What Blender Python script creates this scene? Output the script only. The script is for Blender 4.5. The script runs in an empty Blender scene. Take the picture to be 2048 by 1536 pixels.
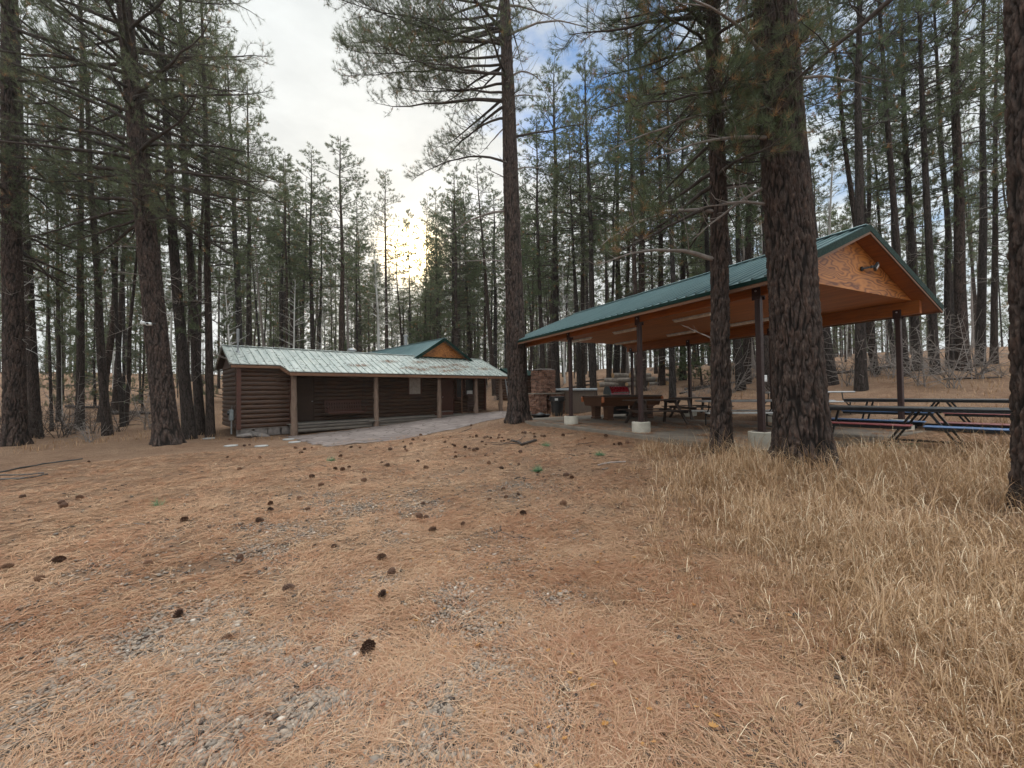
import bpy, math, random
import numpy as np
from mathutils import Matrix, Vector
PI = math.pi
rad = math.radians
sc = bpy.context.scene
C = sc.collection

# ------------------------------------------------------------------ camera
F_PX, PITCH, ROLL = 822.7, 0.019, 0.0138
EYE = np.array([0.0, 0.0, 1.55])
FW = np.array([0, math.cos(PITCH), math.sin(PITCH)])
_U = np.array([0, -math.sin(PITCH), math.cos(PITCH)])
_R = np.array([1.0, 0, 0])
RT = _R * math.cos(ROLL) - _U * math.sin(ROLL)
UP = _R * math.sin(ROLL) + _U * math.cos(ROLL)
cd = bpy.data.cameras.new('camera')
cam = bpy.data.objects.new('camera', cd)
C.objects.link(cam)
cam.matrix_world = Matrix(((RT[0], UP[0], -FW[0], EYE[0]), (RT[1], UP[1], -FW[1], EYE[1]), (RT[2], UP[2], -FW[2], EYE[2]), (0, 0, 0, 1)))
cd.sensor_width = 36.0
cd.lens = F_PX / 2048 * 36.0
cd.clip_end = 2000
cd.clip_start = 0.05
sc.camera = cam

# ------------------------------------------------------------------ light
SUN_AZ, SUN_EL = rad(-13.3), rad(18.5)
SUN = np.array([math.sin(SUN_AZ) * math.cos(SUN_EL), math.cos(SUN_AZ) * math.cos(SUN_EL), math.sin(SUN_EL)])
sl = bpy.data.lights.new('sun', 'SUN')
sl.energy = 2.6
sl.angle = rad(1.0)
sl.color = (1.0, 0.80, 0.55)
HAZE = .0004
so = bpy.data.objects.new('sun', sl)
so.rotation_euler = Vector(SUN).to_track_quat('Z', 'Y').to_euler()
C.objects.link(so)

sc.view_settings.view_transform = 'Standard'
sc.view_settings.look = 'None'
sc.view_settings.exposure = 0.14
sc.view_settings.gamma = 1.0


class NT:
    """tiny helper for node trees"""
    def __init__(s, tree):
        s.t = tree
        s.n = tree.nodes
        s.l = tree.links

    def node(s, typ, **kw):
        n = s.n.new(typ)
        for k, v in kw.items():
            if k.startswith('in_'):
                key = k[3:]
                key = int(key) if key.isdigit() else key.replace('_', ' ')
                s.put(n.inputs[key], v)
            else:
                setattr(n, k, v)
        return n

    def put(s, sock, v):
        if isinstance(v, bpy.types.NodeSocket):
            s.l.new(v, sock)
        else:
            sock.default_value = v

    def math(s, op, a, b=0.0, c=None, clamp=False):
        n = s.n.new('ShaderNodeMath')
        n.operation = op
        n.use_clamp = clamp
        s.put(n.inputs[0], a)
        s.put(n.inputs[1], b)
        if c is not None:
            s.put(n.inputs[2], c)
        return n.outputs[0]

    def mix(s, f, a, b, blend='MIX'):
        n = s.n.new('ShaderNodeMix')
        n.data_type = 'RGBA'
        n.blend_type = blend
        s.put(n.inputs[0], f)
        s.put(n.inputs[6], a if isinstance(a, bpy.types.NodeSocket) else (*a[:3], 1))
        s.put(n.inputs[7], b if isinstance(b, bpy.types.NodeSocket) else (*b[:3], 1))
        return n.outputs[2]

    def ramp(s, v, pts):
        n = s.n.new('ShaderNodeMapRange')
        n.clamp = True
        s.put(n.inputs[0], v)
        n.inputs[1].default_value, n.inputs[2].default_value = pts[0]
        n.inputs[3].default_value, n.inputs[4].default_value = pts[1]
        return n.outputs[0]

    def noise(s, vec, scale, detail=3, rough=0.55, out=0):
        n = s.n.new('ShaderNodeTexNoise')
        if vec is not None:
            s.put(n.inputs['Vector'], vec)
        n.inputs['Scale'].default_value = scale
        n.inputs['Detail'].default_value = detail
        n.inputs['Roughness'].default_value = rough
        return n.outputs[out]

    def vor(s, vec, scale, feature='F1', out=0, rnd=1.0):
        n = s.n.new('ShaderNodeTexVoronoi')
        n.feature = feature
        if vec is not None:
            s.put(n.inputs['Vector'], vec)
        n.inputs['Scale'].default_value = scale
        n.inputs['Randomness'].default_value = rnd
        return n.outputs[out]

    def scalev(s, vec, xyz, loc=(0, 0, 0), rot=(0, 0, 0)):
        n = s.n.new('ShaderNodeMapping')
        s.put(n.inputs[0], vec)
        n.inputs[1].default_value = loc
        n.inputs[2].default_value = rot
        n.inputs[3].default_value = xyz
        return n.outputs[0]


w = bpy.data.worlds.new('World')
sc.world = w
w.use_nodes = True
w.node_tree.nodes.clear()
n = NT(w.node_tree)
sky = n.node('ShaderNodeTexSky', sky_type='NISHITA', sun_disc=False, sun_elevation=SUN_EL, sun_rotation=SUN_AZ)
sky.air_density = 1.0
sky.dust_density = 0.6
sky.ozone_density = 2.0
tc = n.node('ShaderNodeTexCoord')
D = tc.outputs['Generated']


def dot_dir(v):
    d = n.node('ShaderNodeVectorMath', operation='DOT_PRODUCT')
    n.put(d.inputs[0], D)
    d.inputs[1].default_value = tuple(v)
    return d.outputs['Value']


def ray_dir(px, py):
    d = FW + RT * (px - 1024) / F_PX + UP * (768 - py) / F_PX
    return d / np.linalg.norm(d)


sep = n.node('ShaderNodeSeparateXYZ', in_0=D)
cn = n.noise(n.scalev(D, (1, 1, 2.2)), 3.2, 6, 0.6)          # cloud structure
cn2 = n.noise(n.scalev(D, (1, 1, 2.2), (3, 1, 7)), 7.0, 5, 0.6)
# blue openings in the cloud sheet
hole = n.ramp(n.math('ADD', dot_dir(ray_dir(1135, 130)), n.math('MULTIPLY', n.math('SUBTRACT', cn, 0.5), 0.16)), ((0.962, 0.995), (0, 1)))
hole2 = n.ramp(n.math('ADD', dot_dir(ray_dir(1680, 150)), n.math('MULTIPLY', n.math('SUBTRACT', cn2, 0.5), 0.42)), ((0.95, 1.05), (0, 0.7)))
hole = n.math('MAXIMUM', hole, hole2)
# cloud radiance: grey-white in front, brightness added overhead and behind to light the ground
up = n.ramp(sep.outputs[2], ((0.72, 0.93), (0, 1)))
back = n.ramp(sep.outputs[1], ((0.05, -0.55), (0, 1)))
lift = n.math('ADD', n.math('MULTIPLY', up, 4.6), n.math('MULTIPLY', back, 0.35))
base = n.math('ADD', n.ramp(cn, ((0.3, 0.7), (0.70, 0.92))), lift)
sund = dot_dir(SUN)
glow_w = n.math('POWER', n.math('MAXIMUM', sund, 0.0), 14.0)
glow_n = n.math('POWER', n.math('MAXIMUM', sund, 0.0), 900.0)
ccol = n.mix(glow_w, (0.94, 0.99, 1.0), (1.0, 0.97, 0.90))
cl = n.node('ShaderNodeEmission')
cb = n.node('ShaderNodeBackground')
n.put(cb.inputs[0], ccol)
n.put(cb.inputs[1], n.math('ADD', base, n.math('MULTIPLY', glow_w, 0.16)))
gb = n.node('ShaderNodeBackground')
gb.inputs[0].default_value = (1.0, 0.76, 0.38, 1)
n.put(gb.inputs[1], n.math('MULTIPLY', glow_n, 11.0))
sb = n.node('ShaderNodeBackground')
hs = n.node('ShaderNodeHueSaturation', in_Saturation=1.55, in_Value=.95, in_Color=sky.outputs[0])
n.put(sb.inputs[0], hs.outputs[0])
sb.inputs[1].default_value = 0.15
mx = n.node('ShaderNodeMixShader')
n.put(mx.inputs[0], hole)
n.l.new(cb.outputs[0], mx.inputs[1])
n.l.new(sb.outputs[0], mx.inputs[2])
ad = n.node('ShaderNodeAddShader')
n.l.new(mx.outputs[0], ad.inputs[0])
n.l.new(gb.outputs[0], ad.inputs[1])
wo = n.node('ShaderNodeOutputWorld')
n.l.new(ad.outputs[0], wo.inputs[0])
n.n.remove(cl)
sc.cycles.max_bounces = 6
sc.cycles.diffuse_bounces = 3
sc.cycles.glossy_bounces = 2
sc.cycles.transmission_bounces = 3
sc.cycles.use_denoising = True

# ------------------------------------------------------------------ terrain heights
PV_A = 0.4587
PV_O = np.array([3.2041, 10.2723])
PV_N = np.array([math.cos(PV_A), math.sin(PV_A)])
PV_M = np.array([-math.sin(PV_A), math.cos(PV_A)])
CB_A = 0.8278
CB_O = np.array([-9.0964, 17.16])
CB_U = np.array([math.sin(CB_A), math.cos(CB_A)])
CB_V = np.array([-CB_U[1], CB_U[0]])


def pavw(x, y):
    return PV_O + PV_N * x + PV_M * y


def cabw(t, v):
    return CB_O + CB_U * t + CB_V * v


ctrl = [(0, 0, 0), (-5, 3, -.03), (5, 2, .05), (-8, 8, -.08), (0, 6, 0), (2, 4, .02), (4.5, 5, .2), (6, 6, .33), (9, 4, .3), (2, 9.5, .33), (1, 13, .38), (-2, 11, .12),
        (-6, 12, -.08), (-10, 13.6, -.1), (-14, 14, -.05), (-20, 20, 0), (-12, 26, .6), (-22, 30, 1.2), (-30, 60, 3.6), (-60, 60, 5), (-50, 20, .9),
        (5, 8, .38), (7, 7.5, .40), (9, 9, .46), (10.5, 10, .5), (8.8, 13, .6), (0.2, 15.3, .36), (2, 19, .42), (3.5, 21, .5), (13, 15, 1.6), (14, 11, 1.0), (17.5, 17, 2.2), (24, 22, 2.7), (16, 8, .8),
        (30, 10, 1.9), (12, 24, 2.0), (6, 24, 1.3), (6, 27, 1.7), (9, 45, 3.3), (20, 45, 4.2), (0, 40, 2.2), (-8, 40, 2.0), (0, 80, 4.6), (45, 60, 6), (40, 100, 7), (-40, 110, 6),
        (0, -15, -.1), (-20, -10, -.1), (20, -10, .2), (0, 140, 7), (90, 60, 8), (-100, 60, 6), (0, -60, 0), (90, -20, 3), (-90, -20, 0), (-120, 150, 8), (120, 150, 10), (0, 200, 9)]
for (x, y, z) in [(-.2, -.2, .42), (5.4, -.2, .44), (-.2, 6.2, .42), (5.5, 6.2, .5), (-.2, -3.1, .40), (5.5, -3.1, .48), (2.6, 3, .44)]:
    p = pavw(x, y)
    ctrl.append((p[0], p[1], z))
for (x, y, z) in [(-3, .5, -.08), (0, 0, -.15), (3.2, 0, -.02), (6.4, -.2, .16), (8.7, 0, .27), (10.4, 0, .34), (0, 6, .25), (10, 6, .6), (-.6, -6, -.04), (4, -5, .08), (5, 14, 1.2), (12.5, 1, .45)]:
    p = cabw(x, y)
    ctrl.append((p[0], p[1], z))
ctrl = np.array(ctrl, float)


def _phi(r):
    return r  # linear kernel: smooth enough and never overshoots much


_n = len(ctrl)
_d = np.sqrt(((ctrl[:, None, :2] - ctrl[None, :, :2]) ** 2).sum(-1) + 0.5)
_A = np.zeros((_n + 3, _n + 3))
_A[:_n, :_n] = _d
_A[:_n, _n] = 1
_A[:_n, _n + 1:] = ctrl[:, :2]
_A[_n:, :_n] = _A[:_n, _n:].T
_w = np.linalg.solve(_A, np.concatenate([ctrl[:, 2], [0, 0, 0]]))


def Hs(x, y):
    x = np.atleast_1d(np.asarray(x, float)).ravel()
    y = np.atleast_1d(np.asarray(y, float)).ravel()
    out = np.empty(len(x))
    for i in range(0, len(x), 20000):
        xx, yy = x[i:i + 20000], y[i:i + 20000]
        d = np.sqrt((xx[:, None] - ctrl[:, 0]) ** 2 + (yy[:, None] - ctrl[:, 1]) ** 2 + 0.5)
        out[i:i + 20000] = d @ _w[:_n] + _w[_n] + xx * _w[_n + 1] + yy * _w[_n + 2]
    return out


_rs = np.random.RandomState(7)
_lat = _rs.rand(128, 128)


def vnoise(x, y, s):
    """value noise in 0..1, feature size s"""
    x = np.asarray(x) / s + 1000.0
    y = np.asarray(y) / s + 1000.0
    xi, yi = np.floor(x).astype(int), np.floor(y).astype(int)
    fx, fy = x - xi, y - yi
    fx, fy = fx * fx * (3 - 2 * fx), fy * fy * (3 - 2 * fy)
    g = lambda a, b: _lat[a % 128, b % 128]
    return (g(xi, yi) * (1 - fx) + g(xi + 1, yi) * fx) * (1 - fy) + (g(xi, yi + 1) * (1 - fx) + g(xi + 1, yi + 1) * fx) * fy


def fbm(x, y, s, o=4):
    t, a, k = 0, 1.0, 0
    for i in range(o):
        t = t + a * vnoise(np.asarray(x) + 17.3 * i, np.asarray(y) - 9.1 * i, s / 2 ** i)
        k += a
        a *= .5
    return t / k


def Hb(x, y):
    """terrain height with small bumps"""
    x = np.asarray(x, float)
    y = np.asarray(y, float)
    r = np.sqrt(x * x + y * y)
    mound = 0
    for mx_, my_, mr_ in ((-11.36, 13.6, .75), (.24, 15.3, .7), (4.46, 6.35, .62), (3.65, 7.2, .4), (-16.6, 13.8, .8), (5.4, 4.2, .5)):
        mound = mound + .11 * np.exp(-((x - mx_) ** 2 + (y - my_) ** 2) / mr_ ** 2).ravel()
    return Hs(x, y) + mound + (fbm(x, y, 1.6, 4).ravel() - .5) * .07 + (fbm(x, y, 9, 3).ravel() - .5) * np.clip((r - 24) / 30, 0, 1).ravel() * 1.2


def hz(x, y):
    return float(Hb([x], [y])[0])


def gravel_mask(x, y):
    x = np.asarray(x, float)
    y = np.asarray(y, float)
    n_ = fbm(x * .9 + y * .5, y * .8 - x * .3, .75, 5)
    reg = np.clip((0.55 + (y - 2) * .14 - x) / 1.2, 0, 1) * np.clip((8.5 - y) / 4, 0, 1) * np.clip((x + 4.0 + y * .1) / 2.5, 0, 1)
    return np.clip((n_ - .30) * 3.2, 0, 1) * reg * np.clip(fbm(x * 1.3, y, .16, 3) * 2.8 - .45, .15, 1)


def grass_mask(x, y):
    x = np.asarray(x, float)
    y = np.asarray(y, float)
    edge = 1.0 + np.maximum(0, y - 3.5) * .22 + (fbm(x, y, .9, 3) - .5) * .9
    m = np.clip((x - edge) / 1.7, 0, 1) ** 1.4
    lx = (x - PV_O[0]) * PV_N[0] + (y - PV_O[1]) * PV_N[1]
    ly = (x - PV_O[0]) * PV_M[0] + (y - PV_O[1]) * PV_M[1]
    m *= np.where(ly > -3.5, np.clip((-.45 - lx) / .25, 0, 1), 1)
    m *= np.where(ly <= -3.5, np.clip((7.1 + (x - 5) * .05 - y) / .6 + (fbm(x, y, .6, 2) - .5) * 1.5, 0, 1), 1)
    m *= np.clip((11.5 - y) / .8, 0, 1)
    return m


# ------------------------------------------------------------------ mesh helpers
class MB:
    def __init__(s):
        s.v, s.f, s.m, s.n = [], [], [], 0
        s.col = []

    def add(s, verts, faces, mi=0):
        verts = np.asarray(verts, float)
        s.v.append(verts)
        for f in faces:
            s.f.append([i + s.n for i in f])
            s.m.append(mi)
        s.n += len(verts)
        return s

    def box(s, c, size, rz=0.0, mi=0, R=None, bev=0.0):
        x, y, z = [a / 2 for a in size]
        if bev > 0:
            b = min(bev, x * .9, y * .9, z * .9)
            pts = []
            for sx in (-1, 1):
                for sy in (-1, 1):
                    for sz in (-1, 1):
                        pts += [(sx * (x - b), sy * (y - b), sz * z), (sx * (x - b), sy * y, sz * (z - b)), (sx * x, sy * (y - b), sz * (z - b))]
            pts = np.array(pts)
            i = lambda sx, sy, sz, k: (((sx > 0) * 2 + (sy > 0)) * 2 + (sz > 0)) * 3 + k
            fs = []
            for sg in (-1, 1):
                q = [i(-1, -1, sg, 0), i(1, -1, sg, 0), i(1, 1, sg, 0), i(-1, 1, sg, 0)]
                fs.append(q if sg > 0 else q[::-1])
                q = [i(-1, sg, -1, 1), i(1, sg, -1, 1), i(1, sg, 1, 1), i(-1, sg, 1, 1)]
                fs.append(q if sg < 0 else q[::-1])
                q = [i(sg, -1, -1, 2), i(sg, 1, -1, 2), i(sg, 1, 1, 2), i(sg, -1, 1, 2)]
                fs.append(q if sg > 0 else q[::-1])
            for a in (-1, 1):
                for b_ in (-1, 1):
                    fs.append([i(-1, a, b_, 0), i(1, a, b_, 0), i(1, a, b_, 1), i(-1, a, b_, 1)])
                    fs.append([i(a, -1, b_, 0), i(a, 1, b_, 0), i(a, 1, b_, 2), i(a, -1, b_, 2)])
                    fs.append([i(a, b_, -1, 1), i(a, b_, 1, 1), i(a, b_, 1, 2), i(a, b_, -1, 2)])
                    for c_ in (-1, 1):
                        fs.append([i(a, b_, c_, 0), i(a, b_, c_, 1), i(a, b_, c_, 2)])
        else:
            pts = np.array([(sx * x, sy * y, sz * z) for sx in (-1, 1) for sy in (-1, 1) for sz in (-1, 1)])
            fs = [(0, 1, 3, 2), (4, 6, 7, 5), (0, 4, 5, 1), (2, 3, 7, 6), (0, 2, 6, 4), (1, 5, 7, 3)]
        if R is not None:
            pts = pts @ np.asarray(R).T
        elif rz:
            c_, s_ = math.cos(rz), math.sin(rz)
            pts = pts @ np.array([[c_, s_, 0], [-s_, c_, 0], [0, 0, 1]])
        return s.add(pts + np.array(c), fs, mi)

    def bar(s, a, b, wd, ht, up=(0, 0, 1), mi=0, bev=0.0):
        """rectangular bar from a to b"""
        a, b = np.array(a, float), np.array(b, float)
        d = b - a
        L = np.linalg.norm(d)
        d /= L
        u = np.array(up, float)
        sd = np.cross(u, d)
        if np.linalg.norm(sd) < 1e-6:
            sd = np.cross((1, 0, 0), d)
        sd /= np.linalg.norm(sd)
        uu = np.cross(d, sd)
        R = np.stack([d, sd, uu], 1)
        return s.box((a + b) / 2, (L, wd, ht), R=R, mi=mi, bev=bev)

    def tube(s, pts, rs, k=8, mi=0, cap=True, jit=None):
        pts = np.asarray(pts, float)
        n_ = len(pts)
        rs = np.broadcast_to(np.asarray(rs, float), (n_,))
        tg = np.gradient(pts, axis=0)
        tg /= np.linalg.norm(tg, axis=1)[:, None] + 1e-12
        ref = np.array([0, 0, 1.0]) if abs(tg[0][2]) < .9 else np.array([1.0, 0, 0])
        vs = []
        for i in range(n_):
            a = np.cross(ref, tg[i])
            a /= np.linalg.norm(a)
            b = np.cross(tg[i], a)
            ref = np.cross(a, tg[i]) * -1 if False else ref
            th = np.arange(k) * 2 * PI / k
            r = rs[i] * (np.ones(k) if jit is None else 1 + jit[i])
            vs.append(pts[i] + (np.cos(th) * r)[:, None] * a + (np.sin(th) * r)[:, None] * b)
        vs = np.concatenate(vs)
        fs = []
        for i in range(n_ - 1):
            for j in range(k):
                j2 = (j + 1) % k
                fs.append((i * k + j, i * k + j2, (i + 1) * k + j2, (i + 1) * k + j))
        if cap:
            fs.append(tuple(range(k))[::-1])
            fs.append(tuple((n_ - 1) * k + j for j in range(k)))
        return s.add(vs, fs, mi)

    def lathe(s, prof, c=(0, 0, 0), k=24, mi=0, cap=True):
        vs, fs = [], []
        th = np.arange(k) * 2 * PI / k
        for r, z in prof:
            vs.append(np.stack([np.cos(th) * r + c[0], np.sin(th) * r + c[1], np.full(k, z + c[2])], 1))
        for i in range(len(prof) - 1):
            for j in range(k):
                j2 = (j + 1) % k
                fs.append((i * k + j, i * k + j2, (i + 1) * k + j2, (i + 1) * k + j))
        if cap:
            fs.append(tuple(range(k))[::-1])
            fs.append(tuple((len(prof) - 1) * k + j for j in range(k)))
        return s.add(np.concatenate(vs), fs, mi)

    def prism(s, poly, ax, t0, t1, mi=0):
        """poly: 2D points in the two other axes, extruded along axis ax from t0 to t1"""
        p = np.array(poly, float)
        k = len(p)
        o = [i for i in range(3) if i != ax]
        vs = np.zeros((2 * k, 3))
        for q, t in enumerate((t0, t1)):
            vs[q * k:(q + 1) * k, o[0]] = p[:, 0]
            vs[q * k:(q + 1) * k, o[1]] = p[:, 1]
            vs[q * k:(q + 1) * k, ax] = t
        fs = [tuple(range(k))[::-1], tuple(range(k, 2 * k))]
        for j in range(k):
            j2 = (j + 1) % k
            fs.append((j, j2, k + j2, k + j))
        return s.add(vs, fs, mi)

    def build(s, name, mats, parent=None, smooth=False, off=(0, 0, 0)):
        me = bpy.data.meshes.new(name)
        v = np.concatenate(s.v) + np.array(off)
        me.from_pydata(v.tolist(), [], s.f)
        mats = mats if isinstance(mats, (list, tuple)) else [mats]
        for m in mats:
            me.materials.append(m)
        if len(mats) > 1:
            me.polygons.foreach_set('material_index', s.m)
        if smooth:
            me.polygons.foreach_set('use_smooth', [True] * len(me.polygons))
        o = bpy.data.objects.new(name, me)
        C.objects.link(o)
        if parent is not None:
            o.parent = parent
        return o


def fast_mesh(name, verts, tris=None, quads=None, mats=None, attrs=None, smooth=False, mat_idx=None):
    me = bpy.data.meshes.new(name)
    verts = np.ascontiguousarray(verts, np.float32)
    nt = 0 if tris is None else len(tris)
    nq = 0 if quads is None else len(quads)
    me.vertices.add(len(verts))
    me.vertices.foreach_set('co', verts.ravel())
    loops = []
    if nt:
        loops.append(np.asarray(tris, np.int32).ravel())
    if nq:
        loops.append(np.asarray(quads, np.int32).ravel())
    loops = np.concatenate(loops)
    me.loops.add(len(loops))
    me.loops.foreach_set('vertex_index', loops)
    me.polygons.add(nt + nq)
    st = np.concatenate([np.arange(nt) * 3, nt * 3 + np.arange(nq) * 4]).astype(np.int32)
    me.polygons.foreach_set('loop_start', st)
    if smooth:
        me.polygons.foreach_set('use_smooth', np.ones(nt + nq, bool))
    for m in (mats or []):
        me.materials.append(m)
    if mat_idx is not None:
        me.polygons.foreach_set('material_index', np.asarray(mat_idx, np.int32))
    me.update(calc_edges=True)
    for k, a in (attrs or {}).items():
        at = me.attributes.new(k, 'FLOAT', 'POINT')
        at.data.foreach_set('value', np.ascontiguousarray(a, np.float32))
    return me


def link(name, me, parent=None):
    o = bpy.data.objects.new(name, me)
    C.objects.link(o)
    if parent is not None:
        o.parent = parent
    return o


def tag(o, label=None, cat=None, group=None, kind=None):
    if label:
        o['label'] = label
    if cat:
        o['category'] = cat
    if group:
        o['group'] = group
    if kind:
        o['kind'] = kind
    return o


def thing(name, label, cat, loc=(0, 0, 0), rz=0.0, group=None):
    o = bpy.data.objects.new(name, None)
    o.empty_display_size = .3
    o.location = loc
    o.rotation_euler = (0, 0, rz)
    C.objects.link(o)
    return tag(o, label, cat, group)


def copy_tree(root, **props):
    r = root.copy()
    C.objects.link(r)
    for ch in list(root.children):
        c = ch.copy()
        C.objects.link(c)
        c.parent = r
        for g in ch.children:
            d = g.copy()
            C.objects.link(d)
            d.parent = c
    for k in ('label', 'group'):
        if k in props:
            r[k] = props[k]
    return r


def atY(px, py, Y):
    """the point of the photograph's pixel at depth Y in front of the camera"""
    d = FW + RT * (px - 1024) / F_PX + UP * (768 - py) / F_PX
    return EYE + d * (Y / d[1])


def on_ground(px, py):
    """where a pixel's ray meets the terrain"""
    d = FW + RT * (px - 1024) / F_PX + UP * (768 - py) / F_PX
    lo = 0.5
    for t in np.arange(.8, 60, .1):
        P = EYE + d * t
        if P[2] < float(Hs(P[0], P[1])[0]):
            break
        lo = t
    hi = t
    for _ in range(12):
        m = (lo + hi) / 2
        P = EYE + d * m
        if P[2] < float(Hs(P[0], P[1])[0]):
            hi = m
        else:
            lo = m
    return P


# ------------------------------------------------------------------ materials
def mat(name):
    m = bpy.data.materials.new(name)
    m.use_nodes = True
    m.node_tree.nodes.clear()
    q = NT(m.node_tree)
    out = q.node('ShaderNodeOutputMaterial')
    b = q.node('ShaderNodeBsdfPrincipled')
    q.l.new(b.outputs[0], out.inputs[0])
    return m, q, b, out


def obj_co(q):
    return q.node('ShaderNodeTexCoord').outputs['Object']


def bump(q, b, h, strength=.5, dist=.01):
    n_ = q.node('ShaderNodeBump')
    n_.inputs['Strength'].default_value = strength
    n_.inputs['Distance'].default_value = dist
    q.put(n_.inputs['Height'], h)
    q.l.new(n_.outputs[0], b.inputs['Normal'])


def plain(name, col, rough=.6, metal=0.0, var=.25, scale=8.0, bmp=.0, spec=.5):
    """surface of one colour with worn, uneven variation"""
    m, q, b, _ = mat(name)
    co = obj_co(q)
    n1 = q.noise(co, scale, 5, .65)
    c = q.mix(q.ramp(n1, ((.3, .7), (0, 1))), [x * (1 - var) for x in col], [min(1, x * (1 + var)) for x in col])
    q.put(b.inputs['Base Color'], c)
    q.put(b.inputs['Roughness'], q.ramp(q.noise(co, scale * 3, 3), ((.3, .7), (max(.05, rough - .12), min(1, rough + .12)))))
    b.inputs['Metallic'].default_value = metal
    b.inputs['Specular IOR Level'].default_value = spec
    if bmp:
        bump(q, b, q.noise(co, scale * 6, 4), .6, bmp)
    return m


def wood(name, ca, cb_, axis=0, scale=6.0, rough=.65, rings=14.0, knots=True, bmp=.003):
    m, q, b, _ = mat(name)
    co = obj_co(q)
    s_ = [scale * 1.6] * 3
    s_[axis] = scale * .12
    v = q.scalev(co, s_)
    warp = q.noise(v, .7, 3)
    n1 = q.noise(v, 1.6, 6, .6)
    wv = q.math('FRACT', q.math('MULTIPLY', q.math('ADD', n1, warp), rings * .35))
    wv = q.math('ABSOLUTE', q.math('SUBTRACT', wv, .5))
    f = q.math('ADD', q.math('MULTIPLY', wv, 1.1), q.math('MULTIPLY', q.math('SUBTRACT', q.noise(co, 1.3, 3), .5), .8), clamp=True)
    c = q.mix(f, ca, cb_)
    q.put(b.inputs['Base Color'], c)
    b.inputs['Roughness'].default_value = rough
    if bmp:
        bump(q, b, wv, .5, bmp)
    return m


def plywood(name, ca, cb_, axis=1):
    """rotary-cut plywood: big swirling cathedral grain, stained orange"""
    m, q, b, _ = mat(name)
    co = obj_co(q)
    s_ = [1.0, 1.0, 1.0]
    v = q.scalev(co, (.55, .55, 2.1))
    n1 = q.noise(v, 1.5, 2, .5)
    rg = q.math('FRACT', q.math('MULTIPLY', n1, 13.0))
    rg = q.math('SUBTRACT', 1.0, q.math('MULTIPLY', q.math('ABSOLUTE', q.math('SUBTRACT', rg, .5)), 2.0))
    rg = q.math('POWER', rg, 1.8)
    fine = q.noise(q.scalev(co, (6, 6, 40)), 3.0, 3)
    patch = q.ramp(q.noise(co, .9, 2), ((.3, .5), (.55, 1)))
    f = q.math('MULTIPLY', q.math('ADD', rg, q.math('MULTIPLY', fine, .25)), patch, clamp=True)
    q.put(b.inputs['Base Color'], q.mix(f, ca, cb_))
    b.inputs['Roughness'].default_value = .5
    return m


def metal_roof(name, col, col2, rough=.35, litter=.5):
    m, q, b, _ = mat(name)
    co = obj_co(q)
    streak = q.noise(q.scalev(co, (7, .9, .9)), 1.0, 5, .6)
    spots = q.noise(co, 2.2, 5, .7)
    c = q.mix(q.ramp(streak, ((.35, .65), (0, 1))), col, col2)
    c = q.mix(q.ramp(spots, ((.58, .72), (0, .5))), c, (.52, .50, .42))
    q.put(b.inputs['Base Color'], c)
    q.put(b.inputs['Roughness'], q.ramp(q.noise(co, 5, 4), ((.3, .7), (rough - .08, rough + .2))))
    b.inputs['Metallic'].default_value = .35
    return m


def log_wall(name):
    m, q, b, _ = mat(name)
    co = obj_co(q)
    v = q.scalev(co, (1.2, 1.2, 14))
    n1 = q.noise(v, 1.5, 6, .65)
    c = q.mix(q.ramp(n1, ((.32, .68), (0, 1))), (.014, .0055, .0032), (.075, .029, .011))
    c = q.mix(q.ramp(q.vor(co, 3.1), ((.10, .03), (0, .8))), c, (.03, .014, .008))
    q.put(b.inputs['Base Color'], c)
    b.inputs['Roughness'].default_value = .55
    bump(q, b, n1, .5, .006)
    return m


M = {}
M['log'] = log_wall('log_stain')
M['post_log'] = wood('weathered_log', (.20, .135, .10), (.055, .032, .022), axis=2, scale=5, rough=.85, bmp=.01)
M['grey_wood'] = wood('grey_wood', (.16, .14, .12), (.065, .055, .05), axis=0, scale=5, rough=.85, bmp=.006)
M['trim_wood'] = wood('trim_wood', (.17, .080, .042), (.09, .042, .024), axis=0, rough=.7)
M['stain_wood'] = wood('orange_stained_wood', (.32, .095, .012), (.13, .035, .006), axis=1, scale=4, rough=.5)
M['ceil_wood'] = wood('ceiling_wood', (.46, .150, .020), (.25, .075, .010), axis=1, scale=3, rough=.55, rings=8)
M['ply'] = plywood('gable_plywood', (.50, .19, .040), (.12, .028, .005))
M['dark_stain'] = wood('dark_red_stained_wood', (.075, .020, .010), (.035, .010, .006), axis=1, scale=4, rough=.5)
M['roof_cabin'] = metal_roof('weathered_green_metal', (.25, .285, .27), (.42, .44, .41), .28)
m, q, b, _ = mat('green_ribbed_metal')
q.put(b.inputs['Base Color'], q.mix(q.ramp(q.noise(q.scalev(obj_co(q), (.35, 3, 1)), 1.0, 3), ((.35, .65), (0, 1))), (.100, .165, .175), (.140, .210, .215)))
b.inputs['Roughness'].default_value = .38
b.inputs['Metallic'].default_value = .3
M['roof_green'] = m
M['trim_green'] = plain('dark_green_trim', (.003, .020, .015), .6, .0, spec=.15)
M['steel_brown'] = plain('brown_steel', (.040, .020, .018), .5, .3)
M['bolt'] = plain('bolt_metal', (.6, .6, .6), .3, .9)
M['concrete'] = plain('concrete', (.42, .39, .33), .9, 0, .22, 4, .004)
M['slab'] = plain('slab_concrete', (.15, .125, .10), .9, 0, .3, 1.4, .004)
M['black'] = plain('black_plastic', (.012, .012, .013), .5)
M['table_black'] = plain('table_laminate', (.035, .035, .036), .4, 0, .3)
M['frame_black'] = plain('black_steel', (.014, .014, .015), .4, .4)
M['bench_red'] = plain('red_bench', (.20, .05, .052), .4)
M['bench_blue'] = plain('blue_bench', (.065, .125, .25), .4)
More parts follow.
